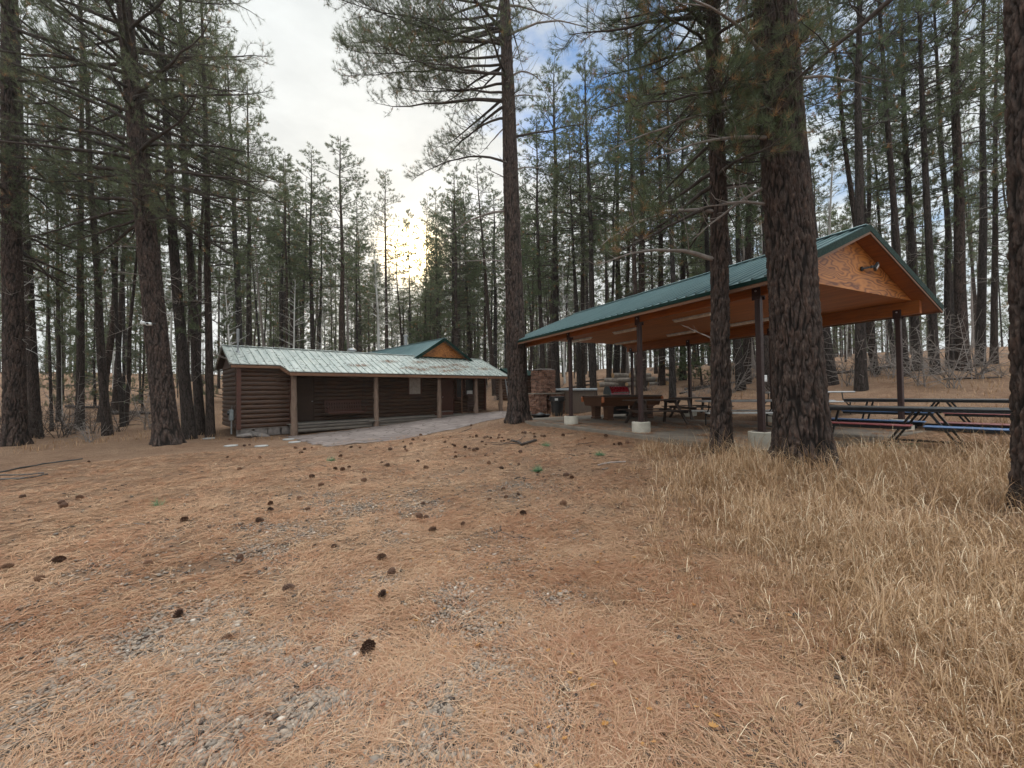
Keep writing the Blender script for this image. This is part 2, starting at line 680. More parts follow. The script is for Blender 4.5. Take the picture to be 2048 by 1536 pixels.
M['white_plastic'] = plain('white_plastic', (.55, .56, .56), .5)
M['grey_plastic'] = plain('grey_table_top', (.27, .27, .27), .5)
M['old_wood'] = wood('dark_picnic_wood', (.050, .030, .022), (.022, .014, .011), axis=0, scale=5, rough=.6)
M['pool_wood'] = wood('pool_table_wood', (.085, .036, .018), (.04, .016, .009), axis=0, scale=5, rough=.35)
M['pool_orange'] = wood('pool_table_corner', (.40, .12, .03), (.22, .06, .02), axis=2, rough=.35)
M['pool_black'] = plain('pool_table_dark', (.015, .012, .011), .3)
M['felt'] = plain('felt', (.03, .10, .06), .95)
M['red_enamel'] = plain('red_enamel', (.20, .012, .02), .25, 0, .15)
M['grill_grey'] = plain('grill_grey', (.10, .12, .125), .4, .5)
M['chrome'] = plain('brushed_steel', (.6, .6, .6), .3, .9)
M['spa_side'] = wood('spa_cabinet', (.115, .085, .065), (.075, .055, .045), axis=2, scale=4, rough=.7)
M['spa_cover'] = plain('spa_cover', (.26, .29, .31), .45)
M['label'] = plain('paper_label', (.65, .65, .63), .7)
M['screen'] = plain('pale_curtain', (.36, .31, .27), .8)
M['glass_dark'] = plain('dark_glass', (.02, .022, .025), .08)
M['white_paint'] = plain('white_paint', (.62, .63, .63), .55)
M['box_grey'] = plain('grey_box', (.23, .26, .27), .5, .3)
M['pipe'] = plain('galvanised_pipe', (.30, .31, .32), .45, .7)
M['lens'] = plain('lamp_lens', (.8, .82, .85), .15)
M['diffuser'] = plain('lamp_diffuser', (.82, .76, .68), .4)
M['teal'] = plain('teal_plastic', (.25, .55, .50), .5)
M['hose'] = plain('black_hose', (.03, .03, .03), .5)
M['chair'] = plain('chair_brown', (.07, .035, .025), .6)
M['shadow_wood'] = wood('porch_shade_wood', (.045, .022, .013), (.022, .011, .007), axis=0, rough=.8)  # porch shade put into the colour of this wood


def stone_mat(name, ca, cb_, mortar, scale=3.0, flat=True):
    m, q, b, _ = mat(name)
    co = obj_co(q)
    wv = q.noise(co, 1.3, 3, out=1)
    v = q.mix(.12, co, wv)
    v = q.scalev(v, (1, 1, 1 if flat else 3.2))
    e = q.vor(v, scale, 'DISTANCE_TO_EDGE')
    cc = q.vor(v, scale, 'F1', out=1)
    sp = q.node('ShaderNodeSeparateColor', in_0=cc).outputs[0]
    c = q.mix(sp, ca, cb_)
    c = q.mix(q.ramp(q.noise(co, 9, 5, .7), ((.35, .7), (0, .45))), c, [x * .55 for x in ca])
    c = q.mix(q.ramp(e, ((.05, .02), (0, 1))), c, mortar)
    q.put(b.inputs['Base Color'], c)
    b.inputs['Roughness'].default_value = .9
    bump(q, b, q.math('MINIMUM', q.math('ADD', q.math('MULTIPLY', e, 3.0), q.math('MULTIPLY', q.noise(co, 12, 4), .25)), .6), .8, .02)
    return m


M['flagstone'] = stone_mat('pink_flagstone', (.12, .092, .082), (.19, .152, .137), (.06, .045, .038), 1.9)
M['fire_stone'] = stone_mat('fireplace_stone', (.13, .062, .040), (.27, .145, .10), (.06, .04, .03), 3.4, False)
M['rock'] = plain('rock', (.15, .13, .12), .9, 0, .5, 5, .02)
M['disc'] = plain('stepping_stone', (.27, .265, .255), .85, 0, .2, 6, .005)

# tree bark, near trunks: the mesh carries where the fissures run
m, q, b, _ = mat('ponderosa_bark')
at = q.node('ShaderNodeAttribute', attribute_name='fissure').outputs['Fac']
pl = q.node('ShaderNodeAttribute', attribute_name='plate').outputs['Fac']
co = obj_co(q)
fl = q.noise(q.scalev(co, (22, 22, 9)), 1.0, 6, .7)
ca_ = q.mix(pl, (.030, .022, .020), (.078, .047, .036))
ca_ = q.mix(q.ramp(fl, ((.42, .68), (0, .65))), ca_, (.135, .108, .094))
ca_ = q.mix(at, ca_, (.010, .0075, .0065))
q.put(b.inputs['Base Color'], ca_)
b.inputs['Roughness'].default_value = .9
b.inputs['Specular IOR Level'].default_value = .2
bump(q, b, fl, .9, .018)
M['bark_near'] = m


def bark(name, ca, cb_, dark, vs=5.0):
    m, q, b, _ = mat(name)
    co = obj_co(q)
    rnd = q.node('ShaderNodeObjectInfo').outputs['Random']
    v = q.scalev(co, (1, 1, .26))
    nn = q.noise(v, 9, 3, out=1)
    v = q.mix(.09, v, nn)
    r1 = q.math('ABSOLUTE', q.math('SUBTRACT', q.noise(v, vs * 2.2, 3, .6), .5))
    r2 = q.math('ABSOLUTE', q.math('SUBTRACT', q.noise(v, vs * 4.6, 2, .6), .5))
    e = q.math('MINIMUM', q.math('MULTIPLY', r1, 1.6), q.math('ADD', q.math('MULTIPLY', r2, 1.8), .02))
    fl = q.noise(q.scalev(co, (14, 14, 5)), 1.0, 5, .7)
    c = q.mix(rnd, ca, cb_)
    c = q.mix(q.ramp(fl, ((.35, .65), (0, .55))), c, [x * 1.9 for x in ca])
    c = q.mix(q.ramp(e, ((.11, .02), (0, .9))), c, dark)
    q.put(b.inputs['Base Color'], c)
    b.inputs['Roughness'].default_value = .92
    b.inputs['Specular IOR Level'].default_value = .2
    bump(q, b, q.math('MINIMUM', e, .14), 1.0, .05)
    return m


M['bark'] = bark('pine_bark', (.034, .029, .027), (.070, .041, .030), (.009, .007, .006))
M['log_bark'] = plain('felled_log_bark', (.20, .17, .145), .9, 0, .5, 5, .01, .2)
M['limb'] = plain('limb_bark', (.050, .040, .035), .9, 0, .45, 6, .004, .2)
M['dead_limb'] = plain('dead_limb', (.19, .165, .15), .9, 0, .35, 6, .003, .2)
m, q, b, _ = mat('aspen_bark')
co = obj_co(q)
c = q.mix(q.ramp(q.vor(q.scalev(co, (3, 3, 1.2)), 2.2), ((.16, .08), (0, 1))), (.46, .45, .43), (.05, .045, .04))
q.put(b.inputs['Base Color'], c)
b.inputs['Roughness'].default_value = .8
M['aspen'] = m


def needle_mat(name, cols, dead, transl=.35):
    m = bpy.data.materials.new(name)
    m.use_nodes = True
    m.node_tree.nodes.clear()
    q = NT(m.node_tree)
    out = q.node('ShaderNodeOutputMaterial')
    t = q.node('ShaderNodeAttribute', attribute_name='tint').outputs['Fac']
    rnd = q.node('ShaderNodeObjectInfo').outputs['Random']
    c = q.mix(t, cols[0], cols[1])
    c = q.mix(q.math('MULTIPLY', rnd, .55), c, cols[2])
    c = q.mix(q.ramp(t, ((.90, .95), (0, 1))), c, dead)
    d = q.node('ShaderNodeBsdfDiffuse')
    q.put(d.inputs[0], c)
    tr = q.node('ShaderNodeBsdfTranslucent')
    q.put(tr.inputs[0], c)
    g = q.node('ShaderNodeBsdfGlossy')
    g.inputs['Roughness'].default_value = .45
    g.inputs[0].default_value = (.5, .5, .5, 1)
    a = q.node('ShaderNodeMixShader', in_0=transl)
    q.l.new(d.outputs[0], a.inputs[1])
    q.l.new(tr.outputs[0], a.inputs[2])
    a2 = q.node('ShaderNodeMixShader', in_0=.07)
    q.l.new(a.outputs[0], a2.inputs[1])
    q.l.new(g.outputs[0], a2.inputs[2])
    q.l.new(a2.outputs[0], out.inputs[0])
    return m


M['needle'] = needle_mat('pine_needles', [(.042, .066, .026), (.105, .14, .056), (.135, .15, .08)], (.26, .14, .055), .45)
M['litter'] = needle_mat('dry_needles', [(.25, .108, .054), (.41, .27, .168), (.32, .195, .118)], (.50, .37, .24), .12)
M['straw'] = needle_mat('dry_grass', [(.23, .125, .058), (.52, .35, .20), (.38, .23, .125)], (.72, .58, .41), .2)
M['leaf'] = needle_mat('fallen_oak_leaf', [(.30, .12, .03), (.46, .25, .06), (.3, .15, .05)], (.18, .06, .025), .25)
m, q, b, _ = mat('pine_cone_scale')
rn_ = q.node('ShaderNodeObjectInfo').outputs['Random']
q.put(b.inputs['Base Color'], q.mix(q.noise(obj_co(q), 60, 3), q.mix(rn_, (.030, .014, .009), (.10, .045, .022)), q.mix(rn_, (.07, .035, .022), (.18, .09, .05))))
b.inputs['Roughness'].default_value = .8
M['cone'] = m
M['roof_litter'] = needle_mat('roof_needles', [(.16, .08, .045), (.24, .14, .09), (.2, .11, .07)], (.3, .2, .13), .1)
M['green_tuft'] = needle_mat('fresh_needles', [(.06, .13, .06), (.14, .24, .12), (.1, .2, .1)], (.1, .2, .1), .2)
M['moss_shade'] = plain('moss_shade', (.05, .09, .03), .95, 0, .6, 9, .01)

# pebbles
m, q, b, _ = mat('pebble')
t = q.node('ShaderNodeAttribute', attribute_name='tint').outputs['Fac']
c = q.mix(t, (.095, .078, .066), (.25, .195, .15))
c = q.mix(q.ramp(t, ((.975, .995), (0, 1))), c, (.42, .37, .32))
q.put(b.inputs['Base Color'], c)
b.inputs['Roughness'].default_value = .75
M['pebble'] = m

# ground
m, q, b, _ = mat('forest_floor')
geo = q.node('ShaderNodeNewGeometry').outputs['Position']
gv = q.node('ShaderNodeAttribute', attribute_name='gravel').outputs['Fac']
gr = q.node('ShaderNodeAttribute', attribute_name='grassy').outputs['Fac']
n1 = q.noise(geo, .55, 5, .6)
n2 = q.noise(geo, 3.2, 5, .65)
n3 = q.noise(q.scalev(geo, (1, 1, 1), rot=(0, 0, .6)), 26, 4, .7)
n4 = q.noise(q.scalev(geo, (60, 14, 10), rot=(0, 0, .9)), 1.6, 3, .7)
n5 = q.noise(q.scalev(geo, (14, 60, 10), rot=(0, 0, .3)), 1.6, 3, .7)
need = q.mix(q.ramp(n2, ((.3, .7), (0, 1))), (.14, .075, .046), (.245, .152, .098))
need = q.mix(q.ramp(n1, ((.35, .65), (0, .55))), need, (.29, .195, .13))
need = q.mix(q.ramp(n3, ((.52, .34), (0, .85))), need, (.075, .040, .024))
need = q.mix(q.ramp(q.math('MAXIMUM', n4, n5), ((.60, .74), (0, .8))), need, (.44, .28, .17))
pe = q.vor(geo, 42, 'DISTANCE_TO_EDGE')
pcn = q.node('ShaderNodeSeparateColor', in_0=q.vor(geo, 42, 'F1', out=1)).outputs[0]
peb = q.mix(pcn, (.10, .085, .072), (.24, .185, .145))
peb = q.mix(q.ramp(pe, ((.10, .02), (0, .9))), peb, (.07, .055, .045))
c = q.mix(q.math('MULTIPLY', gv, .85), need, peb)
c = q.mix(q.math('MULTIPLY', gr, .7), c, (.17, .10, .06))
# cover darkens into brown bare earth and dead grass on the rise
q.put(b.inputs['Base Color'], c)
b.inputs['Roughness'].default_value = .95
b.inputs['Specular IOR Level'].default_value = .15
bump(q, b, q.math('ADD', q.math('MULTIPLY', n3, 1.0), q.math('ADD', n4, n5)), 1.0, .03)
M['ground'] = m
# ------------------------------------------------------------------ setting: ground
def axis_pts(lo, hi, a, b, step, grow=1.13):
    mid = list(np.arange(a, b, step))
    r, s_, x = [], step, mid[-1]
    while x < hi:
        s_ *= grow
        x += s_
        r.append(x)
    l, s_, x = [], step, a
    while x > lo:
        s_ *= grow
        x -= s_
        l.append(x)
    return np.array(l[::-1] + mid + r)


gx = axis_pts(-230, 230, -9, 9, .085)
gy = axis_pts(-60, 240, .8, 12, .085)
GX, GY = np.meshgrid(gx, gy)
GZ = Hb(GX.ravel(), GY.ravel())
nx, ny = len(gx), len(gy)
gmask = gravel_mask(GX.ravel(), GY.ravel())
smask = grass_mask(GX.ravel(), GY.ravel())
ii = np.arange(nx * ny).reshape(ny, nx)
quads = np.stack([ii[:-1, :-1], ii[:-1, 1:], ii[1:, 1:], ii[1:, :-1]], -1).reshape(-1, 4)
me = fast_mesh('ground', np.stack([GX.ravel(), GY.ravel(), GZ], 1), quads=quads, mats=[M['ground']], attrs={'gravel': gmask, 'grassy': smask}, smooth=True)
tag(link('ground', me), kind='structure')

# flagstone path in front of the cabin, draped on the ground
pp = []
poly = np.array([(-.55, -.15), (-.55, -2.9), (-.7, -5.9), (1.4, -6.5), (6.2, -5.0), (8.7, -3.9), (11.2, -2.2), (11.4, .0)])
us = np.arange(-.8, 11.6, .1)
vs_ = np.arange(-6.7, .1, .1)


def inpoly(x, y, P):
    c = np.zeros(x.shape, bool)
    j = len(P) - 1
    for i in range(len(P)):
        xi, yi, xj, yj = *P[i], *P[j]
        c ^= ((yi > y) != (yj > y)) & (x < (xj - xi) * (y - yi) / (yj - yi + 1e-12) + xi)
        j = i
    return c


TU, TV = np.meshgrid(us, vs_)
jit = (fbm(TU, TV, .5, 2) - .5) * .5
ins = inpoly(TU + jit, TV + jit, poly)
W_ = CB_O + TU[..., None] * CB_U + TV[..., None] * CB_V
pz = Hb(W_[..., 0].ravel(), W_[..., 1].ravel()).reshape(TU.shape) + .022 - (fbm(TU, TV, .35, 2) - .35) * .03
nv, nu = TU.shape
ii = np.arange(nv * nu).reshape(nv, nu)
q_ = np.stack([ii[:-1, :-1], ii[:-1, 1:], ii[1:, 1:], ii[1:, :-1]], -1)
ok = ins[:-1, :-1] & ins[:-1, 1:] & ins[1:, 1:] & ins[1:, :-1]
me = fast_mesh('path', np.stack([W_[..., 0].ravel(), W_[..., 1].ravel(), pz.ravel()], 1), quads=q_[ok], mats=[M['flagstone']], smooth=True)
tag(link('path', me), kind='structure')

# ------------------------------------------------------------------ cabin
cab = thing('log_cabin', 'low log cabin with a long porch and weathered green metal roof', 'cabin', (CB_O[0], CB_O[1], 0), PI / 2 - CB_A)
SL = .438
RZ = 3.685
zroof = lambda v: RZ - SL * abs(v - 2.3)


def scallop(z0, z1, d=.19, depth=.055, k=5):
    """half-round log siding outline: list of (out, z)"""
    pts = []
    z = z0
    while z < z1 - .02:
        for i in range(k):
            a = PI * i / k
            pts.append((depth * math.sin(a), min(z1, z + d * (1 - math.cos(a)) / 2)))
        z += d
    pts.append((0, z1))
    return pts


def logwall(b, p0, p1, z0, z1, out, th=.1, rngs=random.Random(3)):
    """wall with half-round log siding between plan points p0 and p1; out = outward unit normal"""
    prof = scallop(z0, z1)
    p0, p1, out = np.array(p0, float), np.array(p1, float), np.array(out, float)
    prof = prof + [(-th, z1), (-th, z0)]
    k = len(prof)
    vs = []
    for p in (p0, p1):
        for o_, z in prof:
            vs.append((p[0] + out[0] * o_, p[1] + out[1] * o_, z))
    fs = [tuple(range(k)), tuple(range(2 * k - 1, k - 1, -1))]
    for j in range(k):
        j2 = (j + 1) % k
        fs.append((j, k + j, k + j2, j2))
    b.add(vs, fs)


b = MB()
logwall(b, (-1.9, .6), (.05, .6), .22, 2.72, (0, -1))
logwall(b, (-1.9, 4.0), (-1.9, .7), .22, 2.72, (-1, 0))
logwall(b, (.05, .7), (.05, 1.5), .30, 2.9, (1, 0))
logwall(b, (.15, 1.5), (11.35, 1.5), .30, 3.0, (0, -1))
logwall(b, (11.35, 1.6), (11.35, 4.0), .22, 2.72, (1, 0))
logwall(b, (11.25, 4.0), (-1.8, 4.0), .22, 2.72, (0, 1))
for t in (-1.9, 11.35):
    b.prism([(.45, 2.725), (4.15, 2.725), (2.3, 3.53)], 0, t - .04, t + .04)
b.build('wall', M['log'], cab)
for c_, s_ in (((-1.86, .57, 1.42), (.15, .17, 2.44)), ((.03, .57, 1.42), (.10, .14, 2.44)), ((11.36, 1.47, 1.42), (.12, .14, 2.3))):
    MB().box(c_, s_).build('corner_board', M['dark_stain'], cab)
b = MB()
for i in range(4):
    b.box((-1.6 + .5 * i + .02 * (i % 2), .72, .05), (.46, .25, .34), bev=.03)
b.box((-1.75, .78, .0), (.3, .3, .5), bev=.04)
b.box((-1.0, .64, .205), (1.8, .12, .045), bev=.01)
b.build('footing', M['rock'], cab)


def vfront(t):
    if t < -.44:
        return .3
    if t < -.25:
        return .3 + (-.664) * (t + .44) / .19
    return -.364


roof = MB()


def slab_poly(bm, pts, zf, th=.03, mi=0):
    k = len(pts)
    vs = [(p[0], p[1], zf(p[0], p[1])) for p in pts] + [(p[0], p[1], zf(p[0], p[1]) - th) for p in pts]
    fs = [tuple(range(k)), tuple(range(k, 2 * k))[::-1]]
    for j in range(k):
        j2 = (j + 1) % k
        fs.append((j2, j, k + j, k + j2))
    bm.add(vs, fs, mi)


slab_poly(roof, [(-2.18, .3), (-.44, .3), (-.25, -.364), (11.68, -.364), (11.68, 2.3), (-2.18, 2.3)], lambda t, v: zroof(v))
slab_poly(roof, [(-2.18, 2.3), (11.68, 2.3), (11.68, 4.3), (-2.18, 4.3)], lambda t, v: zroof(v))
t = -2.15
while t < 11.68:
    vf = vfront(t)
    roof.bar((t, vf - .01, zroof(vf) + .010), (t, 2.28, zroof(2.28) + .010), .04, .040, up=(0, 0, 1))
    roof.bar((t, 2.32, zroof(2.32) + .008), (t, 4.3, zroof(4.3) + .008), .035, .032)
    t += .305
roof.bar((-2.19, 2.3, RZ + .012), (6.93, 2.3, RZ + .012), .2, .03, bev=.008)
roof.bar((10.47, 2.3, RZ + .012), (11.69, 2.3, RZ + .012), .2, .03, bev=.008)
for t in (-2.19, 11.69):
    roof.bar((t, vfront(t) - .01, zroof(vfront(t)) - .01), (t, 2.3, RZ - .01), .03, .09)
    roof.bar((t, 4.31, zroof(4.31) - .01), (t, 2.3, RZ - .01), .03, .09)
ro = roof.build('roof', M['roof_cabin'], cab)

# rear wing with its gable standing on the main roof
TG, WZ, WS = 8.70, 4.796, .632
zw = lambda t, v: WZ - WS * abs(t - TG)
wing = MB()
for s_ in (-1, 1):
    P = [(0, 1.87), (2.05, 1.87), (1.72, 2.34), (3.16, 4.34), (3.16, 13.9), (0, 13.9)]
    P = [(TG + s_ * a, v) for a, v in P]
    if s_ < 0:
        P = P[::-1]
    slab_poly(wing, P, zw, .04)
    v = 2.0
    while v < 13.9:
        a1 = 2.05 - (v - 1.87) * .7 if v < 2.34 else min(3.16, 1.72 + (v - 2.34) * .72)
        wing.bar((TG + s_ * .02, v, WZ + .008), (TG + s_ * a1, v, WZ - WS * a1 + .008), .035, .03)
        v += .305
wing.bar((TG, 1.86, WZ + .01), (TG, 13.9, WZ + .01), .2, .03, bev=.008)
wing.build('roof', M['roof_green'], cab)
b = MB()
for s_ in (-1, 1):
    b.bar((TG + s_ * .0, 1.86, WZ - .06), (TG + s_ * 2.07, 1.86, WZ - .06 - WS * 2.07), .03, .16, up=(0, 0, 1))
b.bar((TG - 1.7, 2.05, 3.60), (TG + 1.7, 2.05, 3.60), .03, .12)
b.build('rake_trim', M['trim_green'], cab)
b = MB()
b.prism([(TG - 1.95, 3.42), (TG + 1.95, 3.42), (TG + 1.95, 3.50), (TG, 4.70), (TG - 1.95, 3.50)], 1, 2.18, 2.24)
b.build('gable_wall', M['ply'], cab)
b = MB()
for s_ in (-1, 1):
    b.bar((TG, 1.93, WZ - .11), (TG + s_ * 1.98, 1.93, WZ - .11 - WS * 1.98), .05, .12)
b.build('rafter', M['trim_wood'], cab)
b = MB()
logwall(b, (TG - 2.8, 13.4), (TG - 2.8, 4.1), .3, 2.9, (-1, 0))
logwall(b, (TG + 2.8, 4.1), (TG + 2.8, 13.4), .3, 2.9, (1, 0))
logwall(b, (TG + 2.7, 13.4), (TG - 2.7, 13.4), .3, 2.9, (0, 1))
b.prism([(TG - 2.75, 2.905), (TG + 2.75, 2.905), (TG, 4.6)], 1, 13.3, 13.38)
b.build('rear_wall', M['log'], cab)
# fascia, added dark porch ceiling, deck
b = MB()
b.bar((-.25, -.345, 2.40), (11.66, -.345, 2.40), .035, .12)
b.bar((-2.15, .32, 2.70), (-.45, .32, 2.70), .035, .10)
b.bar((-.45, .31, 2.70), (-.26, -.345, 2.41), .035, .10)
b.build('fascia', M['trim_wood'], cab)
b = MB()
b.bar((-.2, 0, 2.44), (11.6, 0, 2.44), .14, .14)
for t in np.arange(.2, 11.6, .61):
    b.bar((t, -.3, zroof(-.3) - .08), (t, 1.45, zroof(1.45) - .08), .05, .09)
for t in (-2.1, -1.6, -1.1):
    b.bar((t, .35, zroof(.35) - .08), (t, 2.25, zroof(2.25) - .08), .05, .09)
    b.bar((t, 4.25, zroof(4.25) - .08), (t, 2.35, zroof(2.35) - .08), .05, .09)
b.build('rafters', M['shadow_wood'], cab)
b = MB()
slab_poly(b, [(-.2, -.33), (11.6, -.33), (11.6, 1.49), (-.2, 1.49)], lambda t, v: zroof(v) - .034, .012)
slab_poly(b, [(-2.14, .34), (-.3, .34), (-.3, 2.25), (-2.14, 2.25)], lambda t, v: zroof(v) - .036, .012)
slab_poly(b, [(-2.14, 2.35), (11.6, 2.35), (11.6, 4.28), (-2.14, 4.28)], lambda t, v: zroof(v) - .036, .012)
b.build('ceiling', M['shadow_wood'], cab)  # dark panels added below the pale metal to keep the porch dim
b = MB()
v = -.02
while v < 1.45:
    b.box((5.7, v + .07, .31), (11.7, .135, .04))
    v += .14
b.build('deck', M['grey_wood'], cab)
b = MB()
for t0, t1 in ((-.1, 3.4), (3.45, 7.0), (7.05, 11.5)):
    pts = [(a, .10, .20) for a in np.linspace(t0, t1, 9)]
    b.tube(pts, .085, 10)
    pts = [(a, .14, .04) for a in np.linspace(t0, t1, 9)]
    b.tube(pts, .09, 10)
b.box((3.45, -.05, .275), (.55, .16, .04))
b.build('skirt_log', M['grey_wood'], cab)
rg = random.Random(5)
for i, t in enumerate((0.0, 3.565, 7.06, 9.545, 11.4)):
    pw = cabw(t, 0)
    zb = hz(pw[0], pw[1]) - .15
    zz = np.linspace(zb, 2.37, 12)
    jr = np.array([[rg.uniform(-.10, .10) for _ in range(12)] for _ in zz])
    for _ in range(3):
        k_ = rg.randrange(2, 10)
        jr[k_, rg.randrange(12)] += .5
    wob = [(t + rg.uniform(-.012, .012), rg.uniform(-.012, .012), z) for z in zz]
    MB().tube(wob, np.linspace(.128 if i else .14, .10, 12), 12, jit=jr).build('porch_post', M['post_log'], cab, smooth=True)


def window(x0, x1, z0, z1, v, name='window', glass='glass_dark'):
    f = MB()
    f.bar((x0, v, z0), (x1, v, z0), .05, .06)
    f.bar((x0, v, z1), (x1, v, z1), .05, .06)
    f.bar((x0, v, z0 + .03), (x0, v, z1 - .03), .05, .06, up=(1, 0, 0))
    f.bar((x1, v, z0 + .03), (x1, v, z1 - .03), .05, .06, up=(1, 0, 0))
    o = f.build(name, M['dark_stain'], cab)
    MB().box(((x0 + x1) / 2, v + .015, (z0 + z1) / 2), (x1 - x0 - .055, .012, z1 - z0 - .055)).build('pane', M[glass], o)
    return o


window(6.05, 6.80, 1.48, 2.40, 1.42, glass='screen')
window(9.80, 10.45, 1.42, 2.36, 1.42)
wf = window(9.15, 9.62, 1.25, 2.38, 1.42, glass='glass_dark')
MB().box((10.12, 1.39, 1.55), (.42, .01, .22)).build('notice', M['label'], cab)
f = MB()
for a in (8.10, 8.95):
    f.bar((a, 1.40, .34), (a, 1.40, 2.38), .06, .05, up=(1, 0, 0))
f.bar((8.10, 1.40, 2.38), (8.95, 1.40, 2.38), .06, .05)
dr = f.build('door', M['dark_stain'], cab)
MB().box((8.52, 1.425, 1.36), (.79, .03, 2.0), bev=.005).build('door_panel', M['dark_stain'], dr)
MB().lathe([(.012, 0), (.03, .01), (.03, .03), (.01, .045)], (8.2, 1.38, 1.28), 10).build('handle', M['chrome'], dr)
f = MB()
f.bar((8.72, .25, .34), (8.72, .25, 2.30), .035, .035, up=(1, 0, 0))
f.bar((8.72, .25, .42), (9.40, .25, .42), .03, .03)
f.build('screen_frame', M['trim_wood'], cab)
# second door beside the swing
f = MB()
for a in (.35, 1.2):
    f.bar((a, 1.40, .34), (a, 1.40, 2.38), .06, .05, up=(1, 0, 0))
f.bar((.35, 1.40, 2.38), (1.2, 1.40, 2.38), .06, .05)
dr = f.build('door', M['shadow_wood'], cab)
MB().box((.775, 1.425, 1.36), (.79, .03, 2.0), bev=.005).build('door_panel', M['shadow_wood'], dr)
MB().lathe([(.012, 0), (.035, .01), (.035, .03), (.01, .045)], (1.12, 1.36, 1.22), 10).build('handle', M['bolt'], dr)
# roof pipes
f = MB()
zp = zroof(1.6)
f.lathe([(.10, zp - .03), (.06, zp + .05), (.035, zp + .06), (.035, zp + .42), (.055, zp + .43), (.055, zp + .95), (.03, zp + .97)], (-1.72, 1.6, 0), 14)
f.build('vent_pipe', M['pipe'], cab, smooth=False)
f = MB()
zp = zroof(2.75)
f.lathe([(.14, zp - .12), (.12, zp + .05), (.12, zp + .30), (.24, zp + .34), (.20, zp + .42), (.05, zp + .48)], (3.5, 2.75, 0), 16)
f.build('vent_cap', M['pipe'], cab)
f = MB()
f.lathe([(.11, 4.6), (.11, 5.15), (.15, 5.17), (.15, 5.24), (.04, 5.28)], (TG - .9, 5.0, 0), 14)
f.build('flue', M['pipe'], cab)


def at_cab(t, v, z=0):
    p = cabw(t, v)
    return (p[0], p[1], z)


# meter box on the end wall
mb_ = thing('meter_box', 'grey electric meter box on the left end wall of the log cabin', 'meter box', at_cab(-2.0, 1.1, .55), PI / 2 - CB_A)
MB().box((-.03, 0, .22), (.14, .30, .44), bev=.02).build('case', M['box_grey'], mb_)
MB().lathe([(.09, 0), (.09, .05), (.06, .07)], (0, 0, 0), 16).build('dial', M['glass_dark'], mb_).matrix_local = Matrix.Translation((-.10, 0, .30)) @ Matrix.Rotation(-PI / 2, 4, 'Y')
MB().tube([(-.02, 0, 0), (-.02, 0, -.55)], .03, 10).build('conduit', M['pipe'], mb_)
MB().tube([(-.02, 0, .44), (-.02, -.12, .60), (-.02, -.12, 1.95)], .025, 10).build('conduit', M['pipe'], mb_)

# porch swing
sw = thing('porch_swing', 'dark slatted porch swing hanging between the first two porch posts', 'swing', at_cab(2.45, .85, .33), PI / 2 - CB_A)
f = MB()
for i in range(5):
    f.box((0, -.22 + i * .105, .38), (1.75, .085, .025))
f.bar((-.85, -.28, .36), (.85, -.28, .36), .03, .07)
f.build('seat', M['dark_stain'], sw)
f = MB()
for i in range(15):
    x = -.82 + i * .117
    f.bar((x, .26, .42), (x, .36, .86), .06, .02, up=(0, 1, 0))
f.bar((-.88, .35, .88), (.88, .35, .88), .03, .09)
f.bar((-.88, .25, .42), (.88, .25, .42), .03, .06)
f.build('backrest', M['dark_stain'], sw)
for s_ in (-1, 1):
    f = MB()
    f.bar((s_ * .88, -.26, .62), (s_ * .88, .32, .62), .08, .03)
    f.bar((s_ * .88, -.24, .38), (s_ * .88, -.24, .61), .05, .04, up=(1, 0, 0))
    f.build('armrest', M['dark_stain'], sw)
    MB().tube([(s_ * .90, -.2, .64), (s_ * .90, .05, 2.15)], .008, 6).tube([(s_ * .90, .3, .64), (s_ * .90, .05, 2.15)], .008, 6).build('chain', M['frame_black'], sw)

# rocking chair
rc = thing('rocking_chair', 'dark rocking chair on the porch between the last two posts', 'chair', at_cab(9.85, .75, .33), PI / 2 - CB_A - .5)
f = MB()
f.box((0, 0, .42), (.52, .48, .035), bev=.01)
f.build('seat', M['chair'], rc)
f = MB()
for i in range(6):
    x = -.2 + i * .08
    f.bar((x, .22, .44), (x, .38, 1.05), .03, .015, up=(0, 1, 0))
f.bar((-.25, .38, 1.08), (.25, .38, 1.08), .03, .10)
f.build('backrest', M['chair'], rc)
for s_ in (-1, 1):
    f = MB()
    f.bar((s_ * .27, -.24, .66), (s_ * .27, .26, .66), .07, .025)
    f.build('armrest', M['chair'], rc)
    MB().bar((s_ * .25, -.2, .05), (s_ * .25, -.2, .65), .035, .035, up=(1, 0, 0)).build('leg', M['chair'], rc)
    MB().bar((s_ * .25, .2, .05), (s_ * .25, .24, .60), .035, .035, up=(1, 0, 0)).build('leg', M['chair'], rc)
    MB().tube([(s_ * .25, a, .02 + .16 * (a / .5) ** 2) for a in np.linspace(-.42, .5, 9)], .018, 6).build('rocker', M['chair'], rc)
# low wooden box on the deck
bx = thing('wooden_box', 'low red-brown wooden box on the porch deck beside the third post', 'box', at_cab(7.65, .45, .33), PI / 2 - CB_A)
f = MB()
f.box((0, 0, .09), (.95, .4, .17), bev=.01)
f.build('body', M['dark_stain'], bx)
f = MB()
f.box((0, 0, .195), (1.0, .44, .03), bev=.008)
f.build('lid', M['grey_wood'], bx)

# ladder leaning at the porch end
ld = thing('ladder', 'grey metal ladder leaning at the far end of the cabin porch', 'ladder', at_cab(11.9, -.35, .36), PI / 2 - CB_A)
for s_ in (-1, 1):
    MB().bar((s_ * .2, -.15, 0), (s_ * .2, .25, 2.05), .03, .07, up=(1, 0, 0)).build('rail', M['pipe'], ld)
for i in range(6):
    MB().tube([(-.19, -.15 + .4 * (.3 + i * .3) / 2.05, .3 + i * .3), (.19, -.15 + .4 * (.3 + i * .3) / 2.05, .3 + i * .3)], .014, 8).build('rung', M['pipe'], ld)

